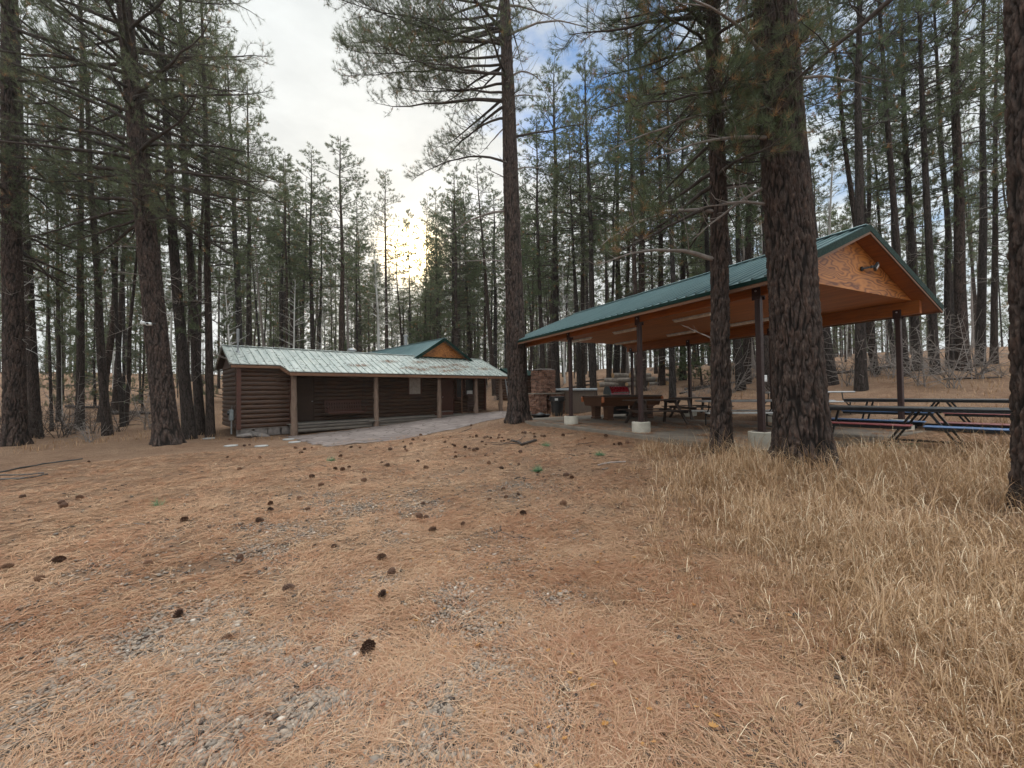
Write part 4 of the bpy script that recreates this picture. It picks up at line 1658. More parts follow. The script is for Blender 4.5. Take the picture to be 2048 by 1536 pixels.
class Tree:
    def __init__(s, seed):
        s.rs = np.random.RandomState(seed)
        s.p0, s.p1, s.r0, s.r1, s.dead = [], [], [], [], []
        s.tp, s.td = [], []

    def poly(s, pts, ra, rb, dead=0):
        pts = np.asarray(pts)
        k = len(pts) - 1
        r = np.linspace(ra, rb, k + 1)
        s.p0 += list(pts[:-1])
        s.p1 += list(pts[1:])
        s.r0 += list(r[:-1])
        s.r1 += list(r[1:])
        s.dead += [dead] * k

    def curve(s, p, az, el, L, droop, up, n=8, wig=.12):
        pts = [np.array(p, float)]
        rs = s.rs
        a = az
        for i in range(n):
            u = (i + .5) / n
            e = el - droop * u + up * u * u + rs.uniform(-wig, wig)
            a += rs.uniform(-wig, wig)
            pts.append(pts[-1] + L / n * np.array([math.cos(a) * math.cos(e), math.sin(a) * math.cos(e), math.sin(e)]))
        return np.array(pts)

    def branch(s, p, az, el, L, droop=.5, up=.5, rb=None, live=1, tw=10, tl=.36, tn=3, sub=0, n=8, start=.25):
        rs = s.rs
        rb = rb or .010 + .013 * L
        pts = s.curve(p, az, el, L, droop, up, n)
        s.poly(pts, rb, .005, dead=0 if live else 1)
        for j in range(tw):
            u = start + (1 - start) * (j + rs.rand()) / tw
            i = min(n - 1, int(u * n))
            q = pts[i] + (pts[i + 1] - pts[i]) * (u * n - i)
            d = pts[i + 1] - pts[i]
            a = math.atan2(d[1], d[0]) + rs.choice([-1, 1]) * rs.uniform(.45, 1.25)
            l = max(.25, L * tl * (1.15 - u) * rs.uniform(.7, 1.25) + .12)
            tp = s.curve(q, a, rs.uniform(-.35, .95), l, rs.uniform(-.2, .5), .6, 3, .25)
            s.poly(tp, .004 + .006 * l, .0028, dead=0 if live else 1)
            if live:
                for k in range(tn):
                    uu = 1 - k * .8 / tn * rs.uniform(.8, 1.1)
                    i2 = min(2, int(uu * 3))
                    pos = tp[i2] + (tp[i2 + 1] - tp[i2]) * min(1, uu * 3 - i2)
                    dd = tp[i2 + 1] - tp[i2]
                    if k:
                        dd = dd / np.linalg.norm(dd) + rs.randn(3) * .6
                    s.tp.append(pos)
                    s.td.append(dd)
                for k in range(sub):
                    uu = rs.uniform(.25, .95)
                    i2 = min(2, int(uu * 3))
                    pos = tp[i2] + (tp[i2 + 1] - tp[i2]) * (uu * 3 - i2)
                    sp = s.curve(pos, a + rs.choice([-1, 1]) * rs.uniform(.4, 1.1), rs.uniform(-.3, .7), rs.uniform(.12, .34), 0, .8, 2, .2)
                    s.poly(sp, .0035, .0025)
                    s.tp.append(sp[-1])
                    s.td.append(sp[-1] - sp[-2])
        if live:
            s.tp.append(pts[-1])
            s.td.append(pts[-1] - pts[-2])
        return pts

    def meshes(s, K, ln, wd, brown, k=4, name='pine'):
        """limb verts/quads + crown mesh"""
        V, Q = seg_mesh(np.array(s.p0), np.array(s.p1), s.r0, s.r1, k)
        dead = np.repeat(np.array(s.dead), k)
        limb = (V, Q, dead)
        crown = None
        if s.tp:
            v, t, ti = needles(s.rs, np.array(s.tp), np.array(s.td), K, ln, wd, brown)
            crown = fast_mesh(name + '_crown', v, tris=t, mats=[M['needle']], attrs={'tint': ti})
        return limb, crown


def ring_trunk(axis, radii, k, flare=None):
    """plain trunk tube verts/quads along axis points"""
    axis = np.asarray(axis)
    th = np.arange(k) * 2 * PI / k
    V = np.stack([axis[:, None, 0] + np.cos(th) * radii[:, None], axis[:, None, 1] + np.sin(th) * radii[:, None], np.repeat(axis[:, 2:3], k, 1)], -1)
    n_ = len(axis)
    ii = np.arange(n_ * k).reshape(n_, k)
    Q = np.stack([ii[:-1], np.roll(ii[:-1], -1, 1), np.roll(ii[1:], -1, 1), ii[1:]], -1).reshape(-1, 4)
    return V.reshape(-1, 3), Q


def worley(u, z, nu, seed):
    """fissured bark pattern on a cylinder. u in cells (periodic nu), z in cells"""
    rs = np.random.RandomState(seed)
    nz = int(z.max()) + 4
    jx, jz, idv = rs.rand(nz, nu), rs.rand(nz, nu), rs.rand(nz, nu)
    ui, zi = np.floor(u).astype(int), np.floor(z).astype(int)
    f1 = np.full(u.shape, 9.0)
    f2 = np.full(u.shape, 9.0)
    pid = np.zeros(u.shape)
    for a in (-1, 0, 1):
        for c in (-1, 0, 1):
            cu, cz = (ui + a), np.clip(zi + c, 0, nz - 1)
            cm = cu % nu
            dx = u - (cu + jx[cz, cm])
            dz = z - (zi + c + jz[cz, cm])
            d = np.sqrt(dx * dx + dz * dz)
            new = d < f1
            f2 = np.where(new, f1, np.minimum(f2, d))
            pid = np.where(new, idv[cz, cm], pid)
            f1 = np.where(new, d, f1)
    return f1, f2, pid


def near_trunk(H, r0, lean, seed, zfine=11.0, k=130, cell=.050, aspect=3.6, flare=.35, curve=None):
    z = np.concatenate([np.arange(-.3, zfine, .028), np.linspace(zfine, H, 40)])
    zz = np.clip(z, 0, None)
    r = r0 * (1 - zz / H) ** .75 * .93 + .02 + r0 * flare * np.exp(-zz / .35)
    rs = np.random.RandomState(seed)
    wx = np.interp(z, np.linspace(-.3, H, 9), np.cumsum(rs.uniform(-.03, .03, 9)))
    ax = np.stack([lean[0] * z + wx, lean[1] * z, z], 1)
    if curve is not None:
        ax[:, 0] += curve(z)
    th = np.arange(k) / k
    nu = max(6, int(round(2 * PI * r0 / cell)))
    TH, Z = np.meshgrid(th, z)
    warp = (vnoise(TH * 40, Z * 4, 1.7) - .5) * 1.7
    warp2 = (vnoise(TH * 90 + 9, Z * 14, 1.1) - .5) * 1.0
    u = (TH * nu + warp + warp2) % nu
    zc = (Z + .4) / (cell * aspect) + 1 + (vnoise(TH * 50, Z * 6, 1.3) - .5) * .9
    f1, f2, pid = worley(u, np.clip(zc, 0, None), nu, seed)
    cr = np.clip(1 - (f2 - f1) / .34 + (vnoise(TH * 170, Z * 40, 1.0) - .5) * .7, 0, 1)
    cr = cr * cr * (3 - 2 * cr)
    big = vnoise(TH * 7, Z * 1.2, 1.0)
    # seam of the noise: blend
    rough = vnoise(TH * 140, Z * 60, 1.0)
    wv = (vnoise(TH * 60 + 3, Z * 5, 1.0) - .5) * 1.6
    rn = vnoise(TH * nu * .95 + wv + 50, Z / (cell * 5.5) + wv * .6 + 20, 1.0)
    rid = np.clip((1 - np.abs(2 * rn - 1) - .62) / .30, 0, 1)
    rn2 = vnoise(TH * nu * 1.9 + wv + 9, Z / (cell * 2.6) + 70, 1.0)
    rid2 = np.clip((1 - np.abs(2 * rn2 - 1) - .74) / .24, 0, 1) * .6
    cr = np.clip(np.maximum(np.maximum(rid, rid2), cr * .55), 0, 1)
    R = r[:, None] * (1 + .05 * (big - .5)) + .020 * (1 - cr) + .007 * (pid - .5) - .016 * cr + .005 * rough
    # root flare lobes
    R += (np.exp(-np.clip(Z, 0, None) / .28) * r0 * .16 * np.sin(TH * 2 * PI * 5 + seed))
    V = np.stack([ax[:, 0:1] + np.cos(TH * 2 * PI + 1.57) * R, ax[:, 1:2] + np.sin(TH * 2 * PI + 1.57) * R, Z + 0 * R], -1)
    n_ = len(z)
    ii = np.arange(n_ * k).reshape(n_, k)
    Q = np.stack([ii[:-1], np.roll(ii[:-1], -1, 1), np.roll(ii[1:], -1, 1), ii[1:]], -1).reshape(-1, 4)
    fl = np.clip(cr * 1.0, 0, 1)
    axf = lambda h: np.array([np.interp(h, z, ax[:, 0]), np.interp(h, z, ax[:, 1]), h])
    rf = lambda h: float(np.interp(h, z, r))
    return V.reshape(-1, 3), Q, fl.ravel(), pid.ravel(), axf, rf


def hero(label, px, Y, p2, dia, H, seed, plan, cat='pine tree', group=None, K=20, ln=.17, wd=.0042, brown=.04, live_to=99, **kw):
    """one of the pines standing close to the camera"""
    base = atY(px, 800, Y)
    dia = dia / math.sqrt(1 + (base[0] / base[1]) ** 2)
    bx, by = base[0], base[1]
    bz = hz(bx, by)
    t2 = atY(p2[0], p2[1], Y)
    lean = ((t2[0] - bx) / (t2[2] - bz), 0.0)
    root = thing('pine_tree', label, cat, (bx, by, bz), 0, group)
    V, Q, fl, pid, axf, rf = near_trunk(H, dia / 2, lean, seed, **kw)
    me = fast_mesh('trunk', V, quads=Q, mats=[M['bark_near']], attrs={'fissure': fl, 'plate': pid}, smooth=False)
    link('trunk', me, root)
    T = Tree(seed + 100)
    plan(T, axf, rf, H)
    (v, q_, dead), crown = T.meshes(K, ln, wd, brown, k=6)
    me = fast_mesh('branches', v, quads=q_, mats=[M['limb'], M['dead_limb']], mat_idx=np.asarray(dead), smooth=False)
    link('branches', me, root)
    if crown is not None:
        link('crown', crown, root)
    return root, axf, rf


def az_of(dx, dy):
    return math.atan2(dy, dx)


def crown_plan(z0, z1, nbr, R, prof, tw=14, sub=2, tn=3, el=(-.1, .5), droop=.5, side=None, shy=None):
    def f(T, axf, rf, H):
        rs = T.rs
        for i in range(nbr):
            h = z0 + (z1 - z0) * ((i + rs.rand()) / nbr)
            u = (h - z0) / (H - z0)
            az = rs.uniform(0, 2 * PI)
            L = R * prof(u) * rs.uniform(.65, 1.12)
            if side is not None:
                L *= side(az)
            if L < .5:
                continue
            T.branch(axf(h), az, el[0] + (el[1] - el[0]) * u + rs.uniform(-.15, .2), L, droop * (1 - u * .6), .5, tw=max(4, int(tw * L / R)), sub=sub, tn=tn)
    return f


def dead_plan(T, axf, rf, z0, z1, nb, L0=1.0):
    rs = T.rs
    for i in range(nb):
        h = z0 + (z1 - z0) * rs.rand()
        T.branch(axf(h), rs.uniform(0, 2 * PI), rs.uniform(-.5, .2), L0 * rs.uniform(.3, 1.2), .3, .1, rb=.014, live=0, tw=4, tl=.4)


round_prof = lambda u: max(.15, (1 - u) ** .7) * (.75 + .6 * min(u * 4, 1) * .4)

# E: the big leaning pine at the left
def plan_e(T, axf, rf, H):
    dead_plan(T, axf, rf, 3.2, 7.5, 12, 1.4)
    crown_plan(7.2, 17, 84, 4.6, lambda u: .75 + .3 * min(1, u * 6) if u < .5 else 1.6 * (1 - u), tw=22, sub=3, el=(-.15, .35), droop=.55)(T, axf, rf, H)
    crown_plan(17, H - .3, 26, 4.0, lambda u: 1.5 * (1 - u), tw=12, sub=0, el=(.1, .7))(T, axf, rf, H)
    for h, a, L, el in ((8.0, PI, 3.4, .25), (9.6, PI, 4.6, .45), (10.6, PI + .1, 5.0, .6), (8.7, 0, 3.6, -.05), (9.9, .1, 4.2, .1), (7.4, PI - .2, 2.6, -.25), (8.9, PI + .3, 4.8, .15), (11.3, -.1, 4.6, .2)):
        T.branch(axf(h), a, el, L, .55, .35, rb=.075, tw=26, sub=3, tn=3)


TE, axE, rE = hero('tall thick pine leaning left beside the cabin, a small white camera on its trunk', 337, 13.6, (252, 20), .86, 26, 11, plan_e, zfine=13)


def plan_a(T, axf, rf, H):
    dead_plan(T, axf, rf, 2.0, 6.5, 10, 1.2)
    crown_plan(6.2, 15, 52, 4.0, lambda u: .8 + .2 * min(1, u * 5) if u < .5 else 1.6 * (1 - u), tw=20, sub=2, el=(-.25, .3), droop=.5)(T, axf, rf, H)
    crown_plan(15, H - .3, 22, 3.5, lambda u: 1.5 * (1 - u), tw=10, sub=0, el=(.1, .7))(T, axf, rf, H)


hero('very thick dark pine trunk at the left border of the picture', 32, 13.8, (18, 60), .84, 25, 12, plan_a, zfine=13, brown=.10)


def plan_q(T, axf, rf, H):
    rs = T.rs
    zpx = lambda y: 1.55 - .36 + (789 - y) / F_PX * 15.3
    # hand-set limbs: image height, azimuth, length, elevation, droop, upturn, twigs, live
    for y, a, L, el, dr, up_, tw, lv, rb in (
            (30, PI + .05, 6.6, -.15, .1, .35, 56, 1, .08), (-10, PI - .15, 6.8, -.22, .05, .35, 56, 1, .08), (-50, PI + .2, 6.6, -.30, .0, .4, 50, 1, .08), (70, PI - .3, 5.6, -.2, .1, .4, 44, 1, .07), (190, PI + .1, 3.4, -.05, .3, .3, 26, 1, .06),
            (538, PI + .1, 2.7, .15, .35, -.1, 7, 0, .030), (432, PI, 3.3, .30, 1.55, .2, 13, 0, .050), (335, PI + .05, 3.9, .35, 1.1, .1, 22, 1, .062), (244, PI - .05, 3.4, .15, 1.4, .3, 24, 1, .060),
            (250, PI - .3, 1.6, -.6, .1, .1, 4, 0, .03), (372, PI - .5, 1.4, .7, .1, .1, 5, 0, .03), (398, -.2, 1.1, .7, .2, .1, 3, 0, .03), (475, .2, .6, .8, .2, .1, 2, 0, .02),
            (75, .05, 4.6, .55, .9, .2, 14, 0, .055), (165, .0, 2.2, 1.0, 2.6, .2, 14, 0, .04), (140, .3, 1.6, 1.15, .2, .1, 5, 0, .03), (200, .1, 1.7, .35, .5, .1, 7, 0, .035), (285, .1, 3.2, .45, .7, .4, 18, 1, .050), (350, .2, 1.7, .3, .4, .2, 6, 0, .035),
            (170, PI - .1, 4.4, .05, .25, .3, 40, 1, .075), (130, PI, 6.3, -.02, .25, .25, 56, 1, .085), (112, PI + .15, 6.0, -.08, .25, .45, 50, 1, .08), (150, PI + .3, 5.2, -.1, .2, .4, 40, 1, .07),
            (60, PI, 6.2, .15, .5, .2, 50, 1, .08), (85, PI - .25, 5.6, .1, .4, .4, 44, 1, .075), (20, PI + .1, 6.0, .3, .5, .1, 46, 1, .08), (-20, PI, 5.6, .35, .5, .2, 40, 1, .08), (-60, PI + .3, 5.4, .3, .5, .2, 40, 1, .07),
            (10, .2, 3.0, .4, .9, .3, 18, 0, .045), (-40, -.1, 4.2, .5, .8, .2, 24, 1, .06)):
        T.branch(axf(zpx(y)), a + rs.uniform(-.12, .12), el + rs.uniform(-.06, .06), L, dr, up_, rb=min(rb, .05), live=lv, tw=int(tw * 1.25), sub=4 if lv else 0, tn=3, tl=.30, n=10)
    crown_plan(zpx(235), 15.8, 30, 5.0, lambda u: 1.0, tw=26, sub=3, el=(-.15, .2), droop=.35, side=lambda a: .55 + .5 * math.cos(a - PI))(T, axf, rf, H)
    crown_plan(15.8, H - .3, 34, 4.6, lambda u: 1.35 * (1 - u) ** .8, tw=14, sub=1, el=(.1, .7), side=lambda a: .75 + .35 * math.cos(a - PI))(T, axf, rf, H)
    dead_plan(T, axf, rf, 4, 13, 16, .7)


hero('lone tall pine in the centre, between the log cabin and the pavilion roof', 1037, 15.3, (1006, 20), .76, 24, 13, plan_q, zfine=16.5, K=24, ln=.18, wd=.0048, brown=.05)


def plan_u(T, axf, rf, H):
    rs = T.rs
    T.branch(axf(3.35), PI - .1, .35, 2.2, .6, -.1, rb=.045, live=0, tw=12, tl=.3, n=10)
    T.branch(axf(1.9), PI - .3, .55, .7, .1, 0, rb=.016, live=0, tw=2)
    T.branch(axf(4.2), PI + .1, .2, 2.3, 1.0, .1, rb=.04, live=0, tw=9)
    T.branch(axf(4.6), .2, .3, 1.2, .3, .1, rb=.03, live=0, tw=5)
    crown_plan(4.3, 10.5, 62, 3.0, lambda u: .8, tw=20, sub=3, el=(-.35, .1), droop=.5, side=lambda a: .75 + .35 * math.cos(a - PI))(T, axf, rf, H)
    crown_plan(10.5, H - .3, 30, 2.8, lambda u: 1.3 * (1 - u) ** .8, tw=12, sub=1, el=(.0, .7))(T, axf, rf, H)


hero('slim dark pine in front of the pavilion roof with a bare limb reaching over it', 1441, 7.2, (1425, 20), .31, 18, 14, plan_u, zfine=9.5, k=100, cell=.036, K=26, ln=.17, wd=.0038, brown=.14, flare=.25)


def plan_v(T, axf, rf, H):
    rs = T.rs
    for h, a, L, el in ((5.0, PI + .1, 2.4, .1), (5.6, PI - .2, 2.6, .2), (4.4, PI - .4, 1.6, -.2), (6.2, PI + .4, 2.8, .25), (5.9, .3, 1.6, .4), (3.9, PI - .1, 1.3, .45)):
        T.branch(axf(h), a, el, L, .8, .2, rb=.035, live=0, tw=9, n=9)
    crown_plan(5.3, 10.5, 46, 3.3, lambda u: .8, tw=18, sub=3, el=(-.3, .15), droop=.5, side=lambda a: .62 + .5 * math.cos(a - PI + .6))(T, axf, rf, H)
    crown_plan(10.5, H - .3, 36, 4.0, lambda u: 1.3 * (1 - u) ** .8, tw=12, sub=1, el=(.0, .7))(T, axf, rf, H)


hero('thickest rough-barked pine trunk, standing in the dry grass in front of the pavilion', 1602, 6.35, (1552, 20), .84, 25, 15, plan_v, zfine=9.0, k=260, cell=.038, aspect=3.0, K=26, ln=.17, wd=.0038, brown=.14, flare=.25)


def plan_w(T, axf, rf, H):
    crown_plan(6.5, H - .3, 50, 3.2, lambda u: .9 * (1 - u * .8), tw=12, sub=1, el=(-.2, .6))(T, axf, rf, H)


hero('rough pine trunk cut off by the right border of the picture', 2086, 4.2, (2064, 60), .62, 20, 16, plan_w, zfine=6.5, k=150, cell=.04, flare=.12)

# camera on the leaning pine, marker, utility box
P = atY(299, 648, 13.2)
cm_ = thing('trail_camera', 'small white and black security camera mounted on the leaning pine trunk', 'camera', (P[0] - .02, P[1], P[2]), .2)
MB().box((0, 0, 0), (.16, .10, .10), bev=.02).build('body', M['white_paint'], cm_)
MB().box((-.16, -.02, .03), (.12, .12, .10), rz=.4, bev=.02).build('head', M['white_paint'], cm_)
MB().lathe([(.03, 0), (.035, .03), (.02, .035)], (0, 0, 0), 12).build('lens', M['black'], cm_).matrix_local = Matrix.Translation((0, -.06, 0)) @ Matrix.Rotation(PI / 2, 4, 'X')
MB().tube([(.05, .0, .0), (.18, .02, .02)], .02, 8).build('bracket', M['black'], cm_)
P = on_ground(304, 858)
mk = thing('marker_post', 'short pale teal marker post beside the foot of the leaning pine', 'marker post', (P[0] - .1, P[1] + .4, hz(P[0], P[1])), 0)
MB().lathe([(.05, 0), (.045, .05), (.035, .3), (.02, .42), (.015, .45)], (0, 0, 0), 12).build('post', M['teal'], mk)
MB().lathe([(.02, .44), (.03, .455), (.012, .48)], (0, 0, 0), 12).build('cap', M['white_paint'], mk)

# ---- stands of pines further back: a few grown kinds, copied
PROTO = {}


def proto(name, kind, H, r, seed, c0, R, nbr, tw=11, tn=2, K=15, dead=14, prof=None, mat_='bark', el=(-.1, .6), wd=.021, ln=.23, brown=.03):
    T = Tree(seed)
    rs = T.rs
    z = np.linspace(-.4, H, 26)
    zz = np.clip(z, 0, None)
    rr_ = r * (1 - zz / H) ** .8 + .012 + r * .45 * np.exp(-zz / .35)
    ax = np.stack([np.interp(z, np.linspace(-.4, H, 7), np.cumsum(rs.uniform(-.10, .10, 7)) - .0), np.interp(z, np.linspace(-.4, H, 7), np.cumsum(rs.uniform(-.10, .10, 7))), z], 1)
    ax[:, :2] -= ax[1, :2]
    axf = lambda h: np.array([np.interp(h, z, ax[:, 0]), np.interp(h, z, ax[:, 1]), h])
    prof = prof or (lambda u: (1 - u) ** .75 * (.7 + .45 * min(1, u * 5)))
    for i in range(nbr):
        u = (i + rs.rand()) / nbr
        h = H * (c0 + (1 - c0) * u) - .1
        L = R * prof(u) * rs.uniform(.55, 1.15) + .2
        T.branch(axf(h), rs.uniform(0, 2 * PI), el[0] + (el[1] - el[0]) * u + rs.uniform(-.15, .2), L, .45, .5, tw=max(3, int(tw * L / R)), tn=tn if kind else 0, live=1 if kind else 0, n=5, rb=.012 + .010 * L)
    for i in range(dead):
        h = H * rs.uniform(.12, c0 + .1)
        T.branch(axf(h), rs.uniform(0, 2 * PI), rs.uniform(-.5, .3), rs.uniform(.4, 1.6), .3, .1, rb=.014, live=0, tw=4, n=4)
    V, Q = ring_trunk(ax, rr_, 12)
    (v, q_, dd), crown = T.meshes(K, ln, wd, brown, k=3, name=name)
    allV = np.concatenate([V, v])
    allQ = np.concatenate([Q, q_ + len(V)])
    mi = np.concatenate([np.zeros(len(Q), int), 1 + np.asarray(dd)])
    mats = [M[mat_], M['limb'], M['dead_limb']] if kind or mat_ != 'bark' else [M['aspen'], M['aspen'], M['aspen']]
    tm = fast_mesh(name + '_trunk', allV, quads=allQ, mats=mats, mat_idx=mi, smooth=False)
    PROTO[name] = (tm, crown, H, r)


cl_prof = lambda u: (.45 + .8 * min(1, u * 3.5)) * (1 - u) ** .55 if u < .97 else .2
proto('tall_a', 1, 22, .22, 31, .40, 2.9, 80, prof=cl_prof, tw=13)
proto('tall_b', 1, 23, .24, 32, .50, 3.2, 66, prof=cl_prof, tw=14)
proto('full_a', 1, 20, .22, 33, .20, 2.9, 110, prof=cl_prof, tw=12)
proto('full_b', 1, 21, .20, 34, .30, 2.6, 96, prof=cl_prof, tw=12)
proto('slim_a', 1, 20, .13, 35, .48, 1.9, 60, tw=11, dead=22, prof=cl_prof)
proto('slim_b', 1, 18, .12, 36, .56, 1.7, 50, tw=11, dead=26, prof=cl_prof)
proto('young_a', 1, 9, .08, 37, .06, 1.8, 80, tw=10, dead=2, el=(.1, .9))
proto('young_b', 1, 6, .06, 38, .04, 1.6, 66, tw=10, dead=0, el=(.1, .9))
proto('aspen_a', 0, 13, .09, 39, .45, 1.5, 34, tw=8, dead=4, el=(.3, 1.0))
proto('aspen_b', 0, 11, .07, 40, .30, 1.2, 30, tw=8, dead=6, el=(.3, 1.0))
proto('snag_a', 0, 15, .16, 41, .2, 1.5, 34, tw=5, dead=18, el=(-.4, .5), mat_='dead_limb')
PLACED = [(TE.location.x, TE.location.y), (.2, 15.3)]


def place(kind, x, y, dia, H, lean=(0, 0), rz=0.0, label='', group=None, cat='pine tree', name='pine_tree'):
    tm, crown, H0, r0 = PROTO[kind]
    root = bpy.data.objects.new(name, None)
    root.empty_display_size = .3
    C.objects.link(root)
    root.location = (x, y, hz(x, y))
    sxy = dia / (2 * r0) / math.sqrt(1 + (x / y) ** 2)
    cs = min(1.5, max(.75, sxy))
    up_v = Vector((lean[0], lean[1], 1)).normalized()
    root.rotation_mode = 'QUATERNION'
    root.rotation_quaternion = Vector((0, 0, 1)).rotation_difference(up_v) @ Matrix.Rotation(rz, 4, 'Z').to_quaternion()
    s_ = min(1.6, max(.45, sxy))
    root.scale = (s_, s_, H / H0)
    tag(root, label, cat, group)
    link('trunk', tm, root)
    if crown is not None:
        link('crown', crown, root)
    PLACED.append((x, y))
    return root


ex = [  # px at base, depth, second point on the trunk, diameter, kind, height, label
    (72, 17.0, 48, 300, .56, 'full_a', 23, 'thick pine just right of the very thick trunk at the left border'),
    (160, 19.5, 159, 300, .46, 'tall_a', 24, 'straight grey pine trunk second from the left among the mid-size trunks'),
    (215, 17.2, 166, 110, .42, 'full_b', 22, 'left-leaning pine with low live limbs between the grey trunk and the forked pine'),
    (246, 20.5, 222, 480, .26, 'slim_a', 17, 'left stem of the thin V-shaped pair of pines left of the big leaning pine'),
    (252, 20.9, 270, 540, .24, 'slim_b', 15, 'right stem of the thin V-shaped pair of pines left of the big leaning pine'),
    (104, 19.0, 98, 500, .15, 'slim_a', 13, 'thin dark young pine between the two left trunks and the straight grey one'),
    (379, 15.6, 330, 250, .50, 'tall_b', 24, 'thick pine directly behind the big leaning pine, partly hidden by it'),
    (401, 17.0, 374, 200, .42, 'tall_a', 23, 'middle pine of the three behind the big leaning pine'),
    (421, 16.0, 408, 300, .34, 'full_a', 21, 'dark straight pine just left of the cabin roof end'),
    (486, 27.0, 462, 300, .52, 'full_b', 24, 'reddish pine behind the vent pipe at the cabin roof'),
    (498, 29.5, 492, 300, .46, 'tall_a', 24, 'pine right behind the reddish one above the left end of the cabin'),
    (573, 32.0, 567, 300, .24, 'slim_a', 19.5, 'thin reddish pine rising above the left half of the cabin roof'),
    (627, 34.0, 624, 260, .46, 'full_b', 20.5, 'tallest pointed pine left of the open sky, above the cabin roof'),
    (642, 36.5, 640, 400, .30, 'slim_b', 17, 'thin pine standing close beside the tallest pointed pine'),
    (681, 31.5, 675, 270, .50, 'tall_a', 20.3, 'round-topped pine standing free against the white sky'),
    (773, 40.0, 773, 300, .40, 'tall_b', 21.5, 'pine with a narrow top just left of the sun glow'),
    (808, 41.0, 783, 440, .26, 'slim_a', 15, 'thin leaning pine in front of the brightest glow of the sun'),
    (824, 44.0, 818, 440, .20, 'slim_b', 19, 'thin pine crossing the left edge of the bright sun glow'),
    (850, 43.0, 856, 440, .22, 'slim_a', 20, 'thin pine crossing the right edge of the bright sun glow'),
    (878, 39.0, 872, 400, .30, 'full_b', 19, 'leafy pine closest to the right of the sun glow'),
    (908, 36.0, 905, 380, .42, 'full_a', 18, 'pine right of the sun glow above the cabin gable'),
    (945, 38.0, 930, 380, .34, 'tall_a', 19, 'second pine right of the sun glow above the cabin gable'),
    (990, 33.0, 958, 400, .40, 'tall_b', 19, 'left-leaning grey pine just left of the lone centre pine'),
    (1112, 29.0, 1106, 130, .56, 'full_b', 23.5, 'tall pine right of the centre pine, its top against the blue sky'),
    (1187, 24.5, 1175, 380, .40, 'tall_a', 21, 'reddish pine trunk rising behind the left end of the pavilion roof'),
    (1166, 29.0, 1158, 400, .34, 'slim_a', 21, 'thin pine left of the reddish one behind the pavilion'),
    (1233, 31.0, 1240, 300, .52, 'tall_b', 22, 'broad grey pine trunk standing behind the woodpile'),
    (1284, 24.0, 1278, 100, .46, 'full_a', 23, 'pine behind the pavilion roof, above the second front post'),
    (1324, 25.5, 1320, 100, .40, 'full_b', 23, 'pine behind the pavilion roof, left of the slim dark trunk'),
    (1345, 19.5, 1342, 300, .30, 'slim_b', 17, 'thin pine just behind the far left pavilion posts'),
    (1366, 27.0, 1364, 300, .44, 'full_a', 20, 'grey pine trunk right of the woodpile'),
    (1494, 21.0, 1488, 100, .44, 'tall_a', 23, 'pine with pale orange upper bark, between the two dark trunks'),
    (1538, 17.5, 1532, 300, .40, 'full_b', 21, 'pine carrying a small white utility box, beside the thickest trunk'),
    (1662, 16.5, 1606, 300, .54, 'tall_b', 22, 'left-leaning pine with spreading roots behind the thickest trunk'),
    (1722, 14.6, 1729, 60, .42, 'tall_a', 22, 'straight pine trunk behind the peak of the pavilion roof'),
    (1752, 17.5, 1664, 40, .32, 'slim_a', 20, 'thin pale pine leaning left above the pavilion peak'),
    (1812, 16.2, 1762, 60, .36, 'tall_b', 21, 'left-leaning pine just right of the pavilion peak'),
    (1836, 17.4, 1806, 60, .40, 'full_a', 21, 'red-barked pine between the leaning trunks at the right'),
    (1872, 16.0, 1838, 20, .38, 'tall_a', 22, 'leaning pine right of the pavilion roof corner'),
    (1902, 18.0, 1872, 60, .34, 'slim_b', 20, 'thin pine behind the leaning ones right of the pavilion'),
    (1928, 16.4, 1916, 60, .56, 'full_b', 23, 'thick dark pine right of the pavilion roof corner'),
    (1962, 18.5, 1972, 60, .48, 'tall_b', 22, 'grey pine second from the trunk at the right border'),
    (1990, 21.0, 1996, 60, .42, 'full_a', 22, 'pine seen just left of the trunk at the right border')]
for px, Y, x2, y2, dia, kind, H, lb in ex:
    B_ = atY(px, 790, Y)
    T_ = atY(x2, y2, Y)
    bz = hz(B_[0], B_[1])
    lean = (T_[0] - B_[0]) / (T_[2] - bz)
    place(kind, B_[0], B_[1], dia, H, (lean, 0), px * .37, lb, 'pines standing round the cabin and pavilion')
for px, Y, x2, y2, dia, kind, H, lb in [
        (766, 35, 752, 560, .26, 'aspen_a', 13, 'bent white birch trunk above the cabin roof, left of the glow'), (584, 30, 583, 600, .16, 'aspen_b', 9, 'bare white birch beside the thin reddish pine above the cabin'),
        (52, 16.2, 45, 500, .07, 'aspen_a', 12, 'thin white birch between the two thick trunks at the left border'), (470, 26, 455, 560, .15, 'aspen_b', 9, 'bare pale birch behind the left end of the cabin roof'),
        (1546, 20, 1534, 640, .12, 'aspen_a', 11, 'thin white birch beside the utility-box pine'), (1130, 38, 1128, 650, .16, 'aspen_b', 12, 'pale birch between the centre pine and the fireplace'),
        (640, 34, 643, 640, .12, 'aspen_b', 8, 'slight bare birch above the middle of the cabin roof')]:
    B_ = atY(px, 790, Y)
    T_ = atY(x2, y2, Y)
    lean = (T_[0] - B_[0]) / (T_[2] - hz(B_[0], B_[1]))
    place(kind, B_[0], B_[1], dia, H, (lean, 0), px * .3, lb, 'bare white birches', 'birch tree', 'birch_tree')

rg = random.Random(77)


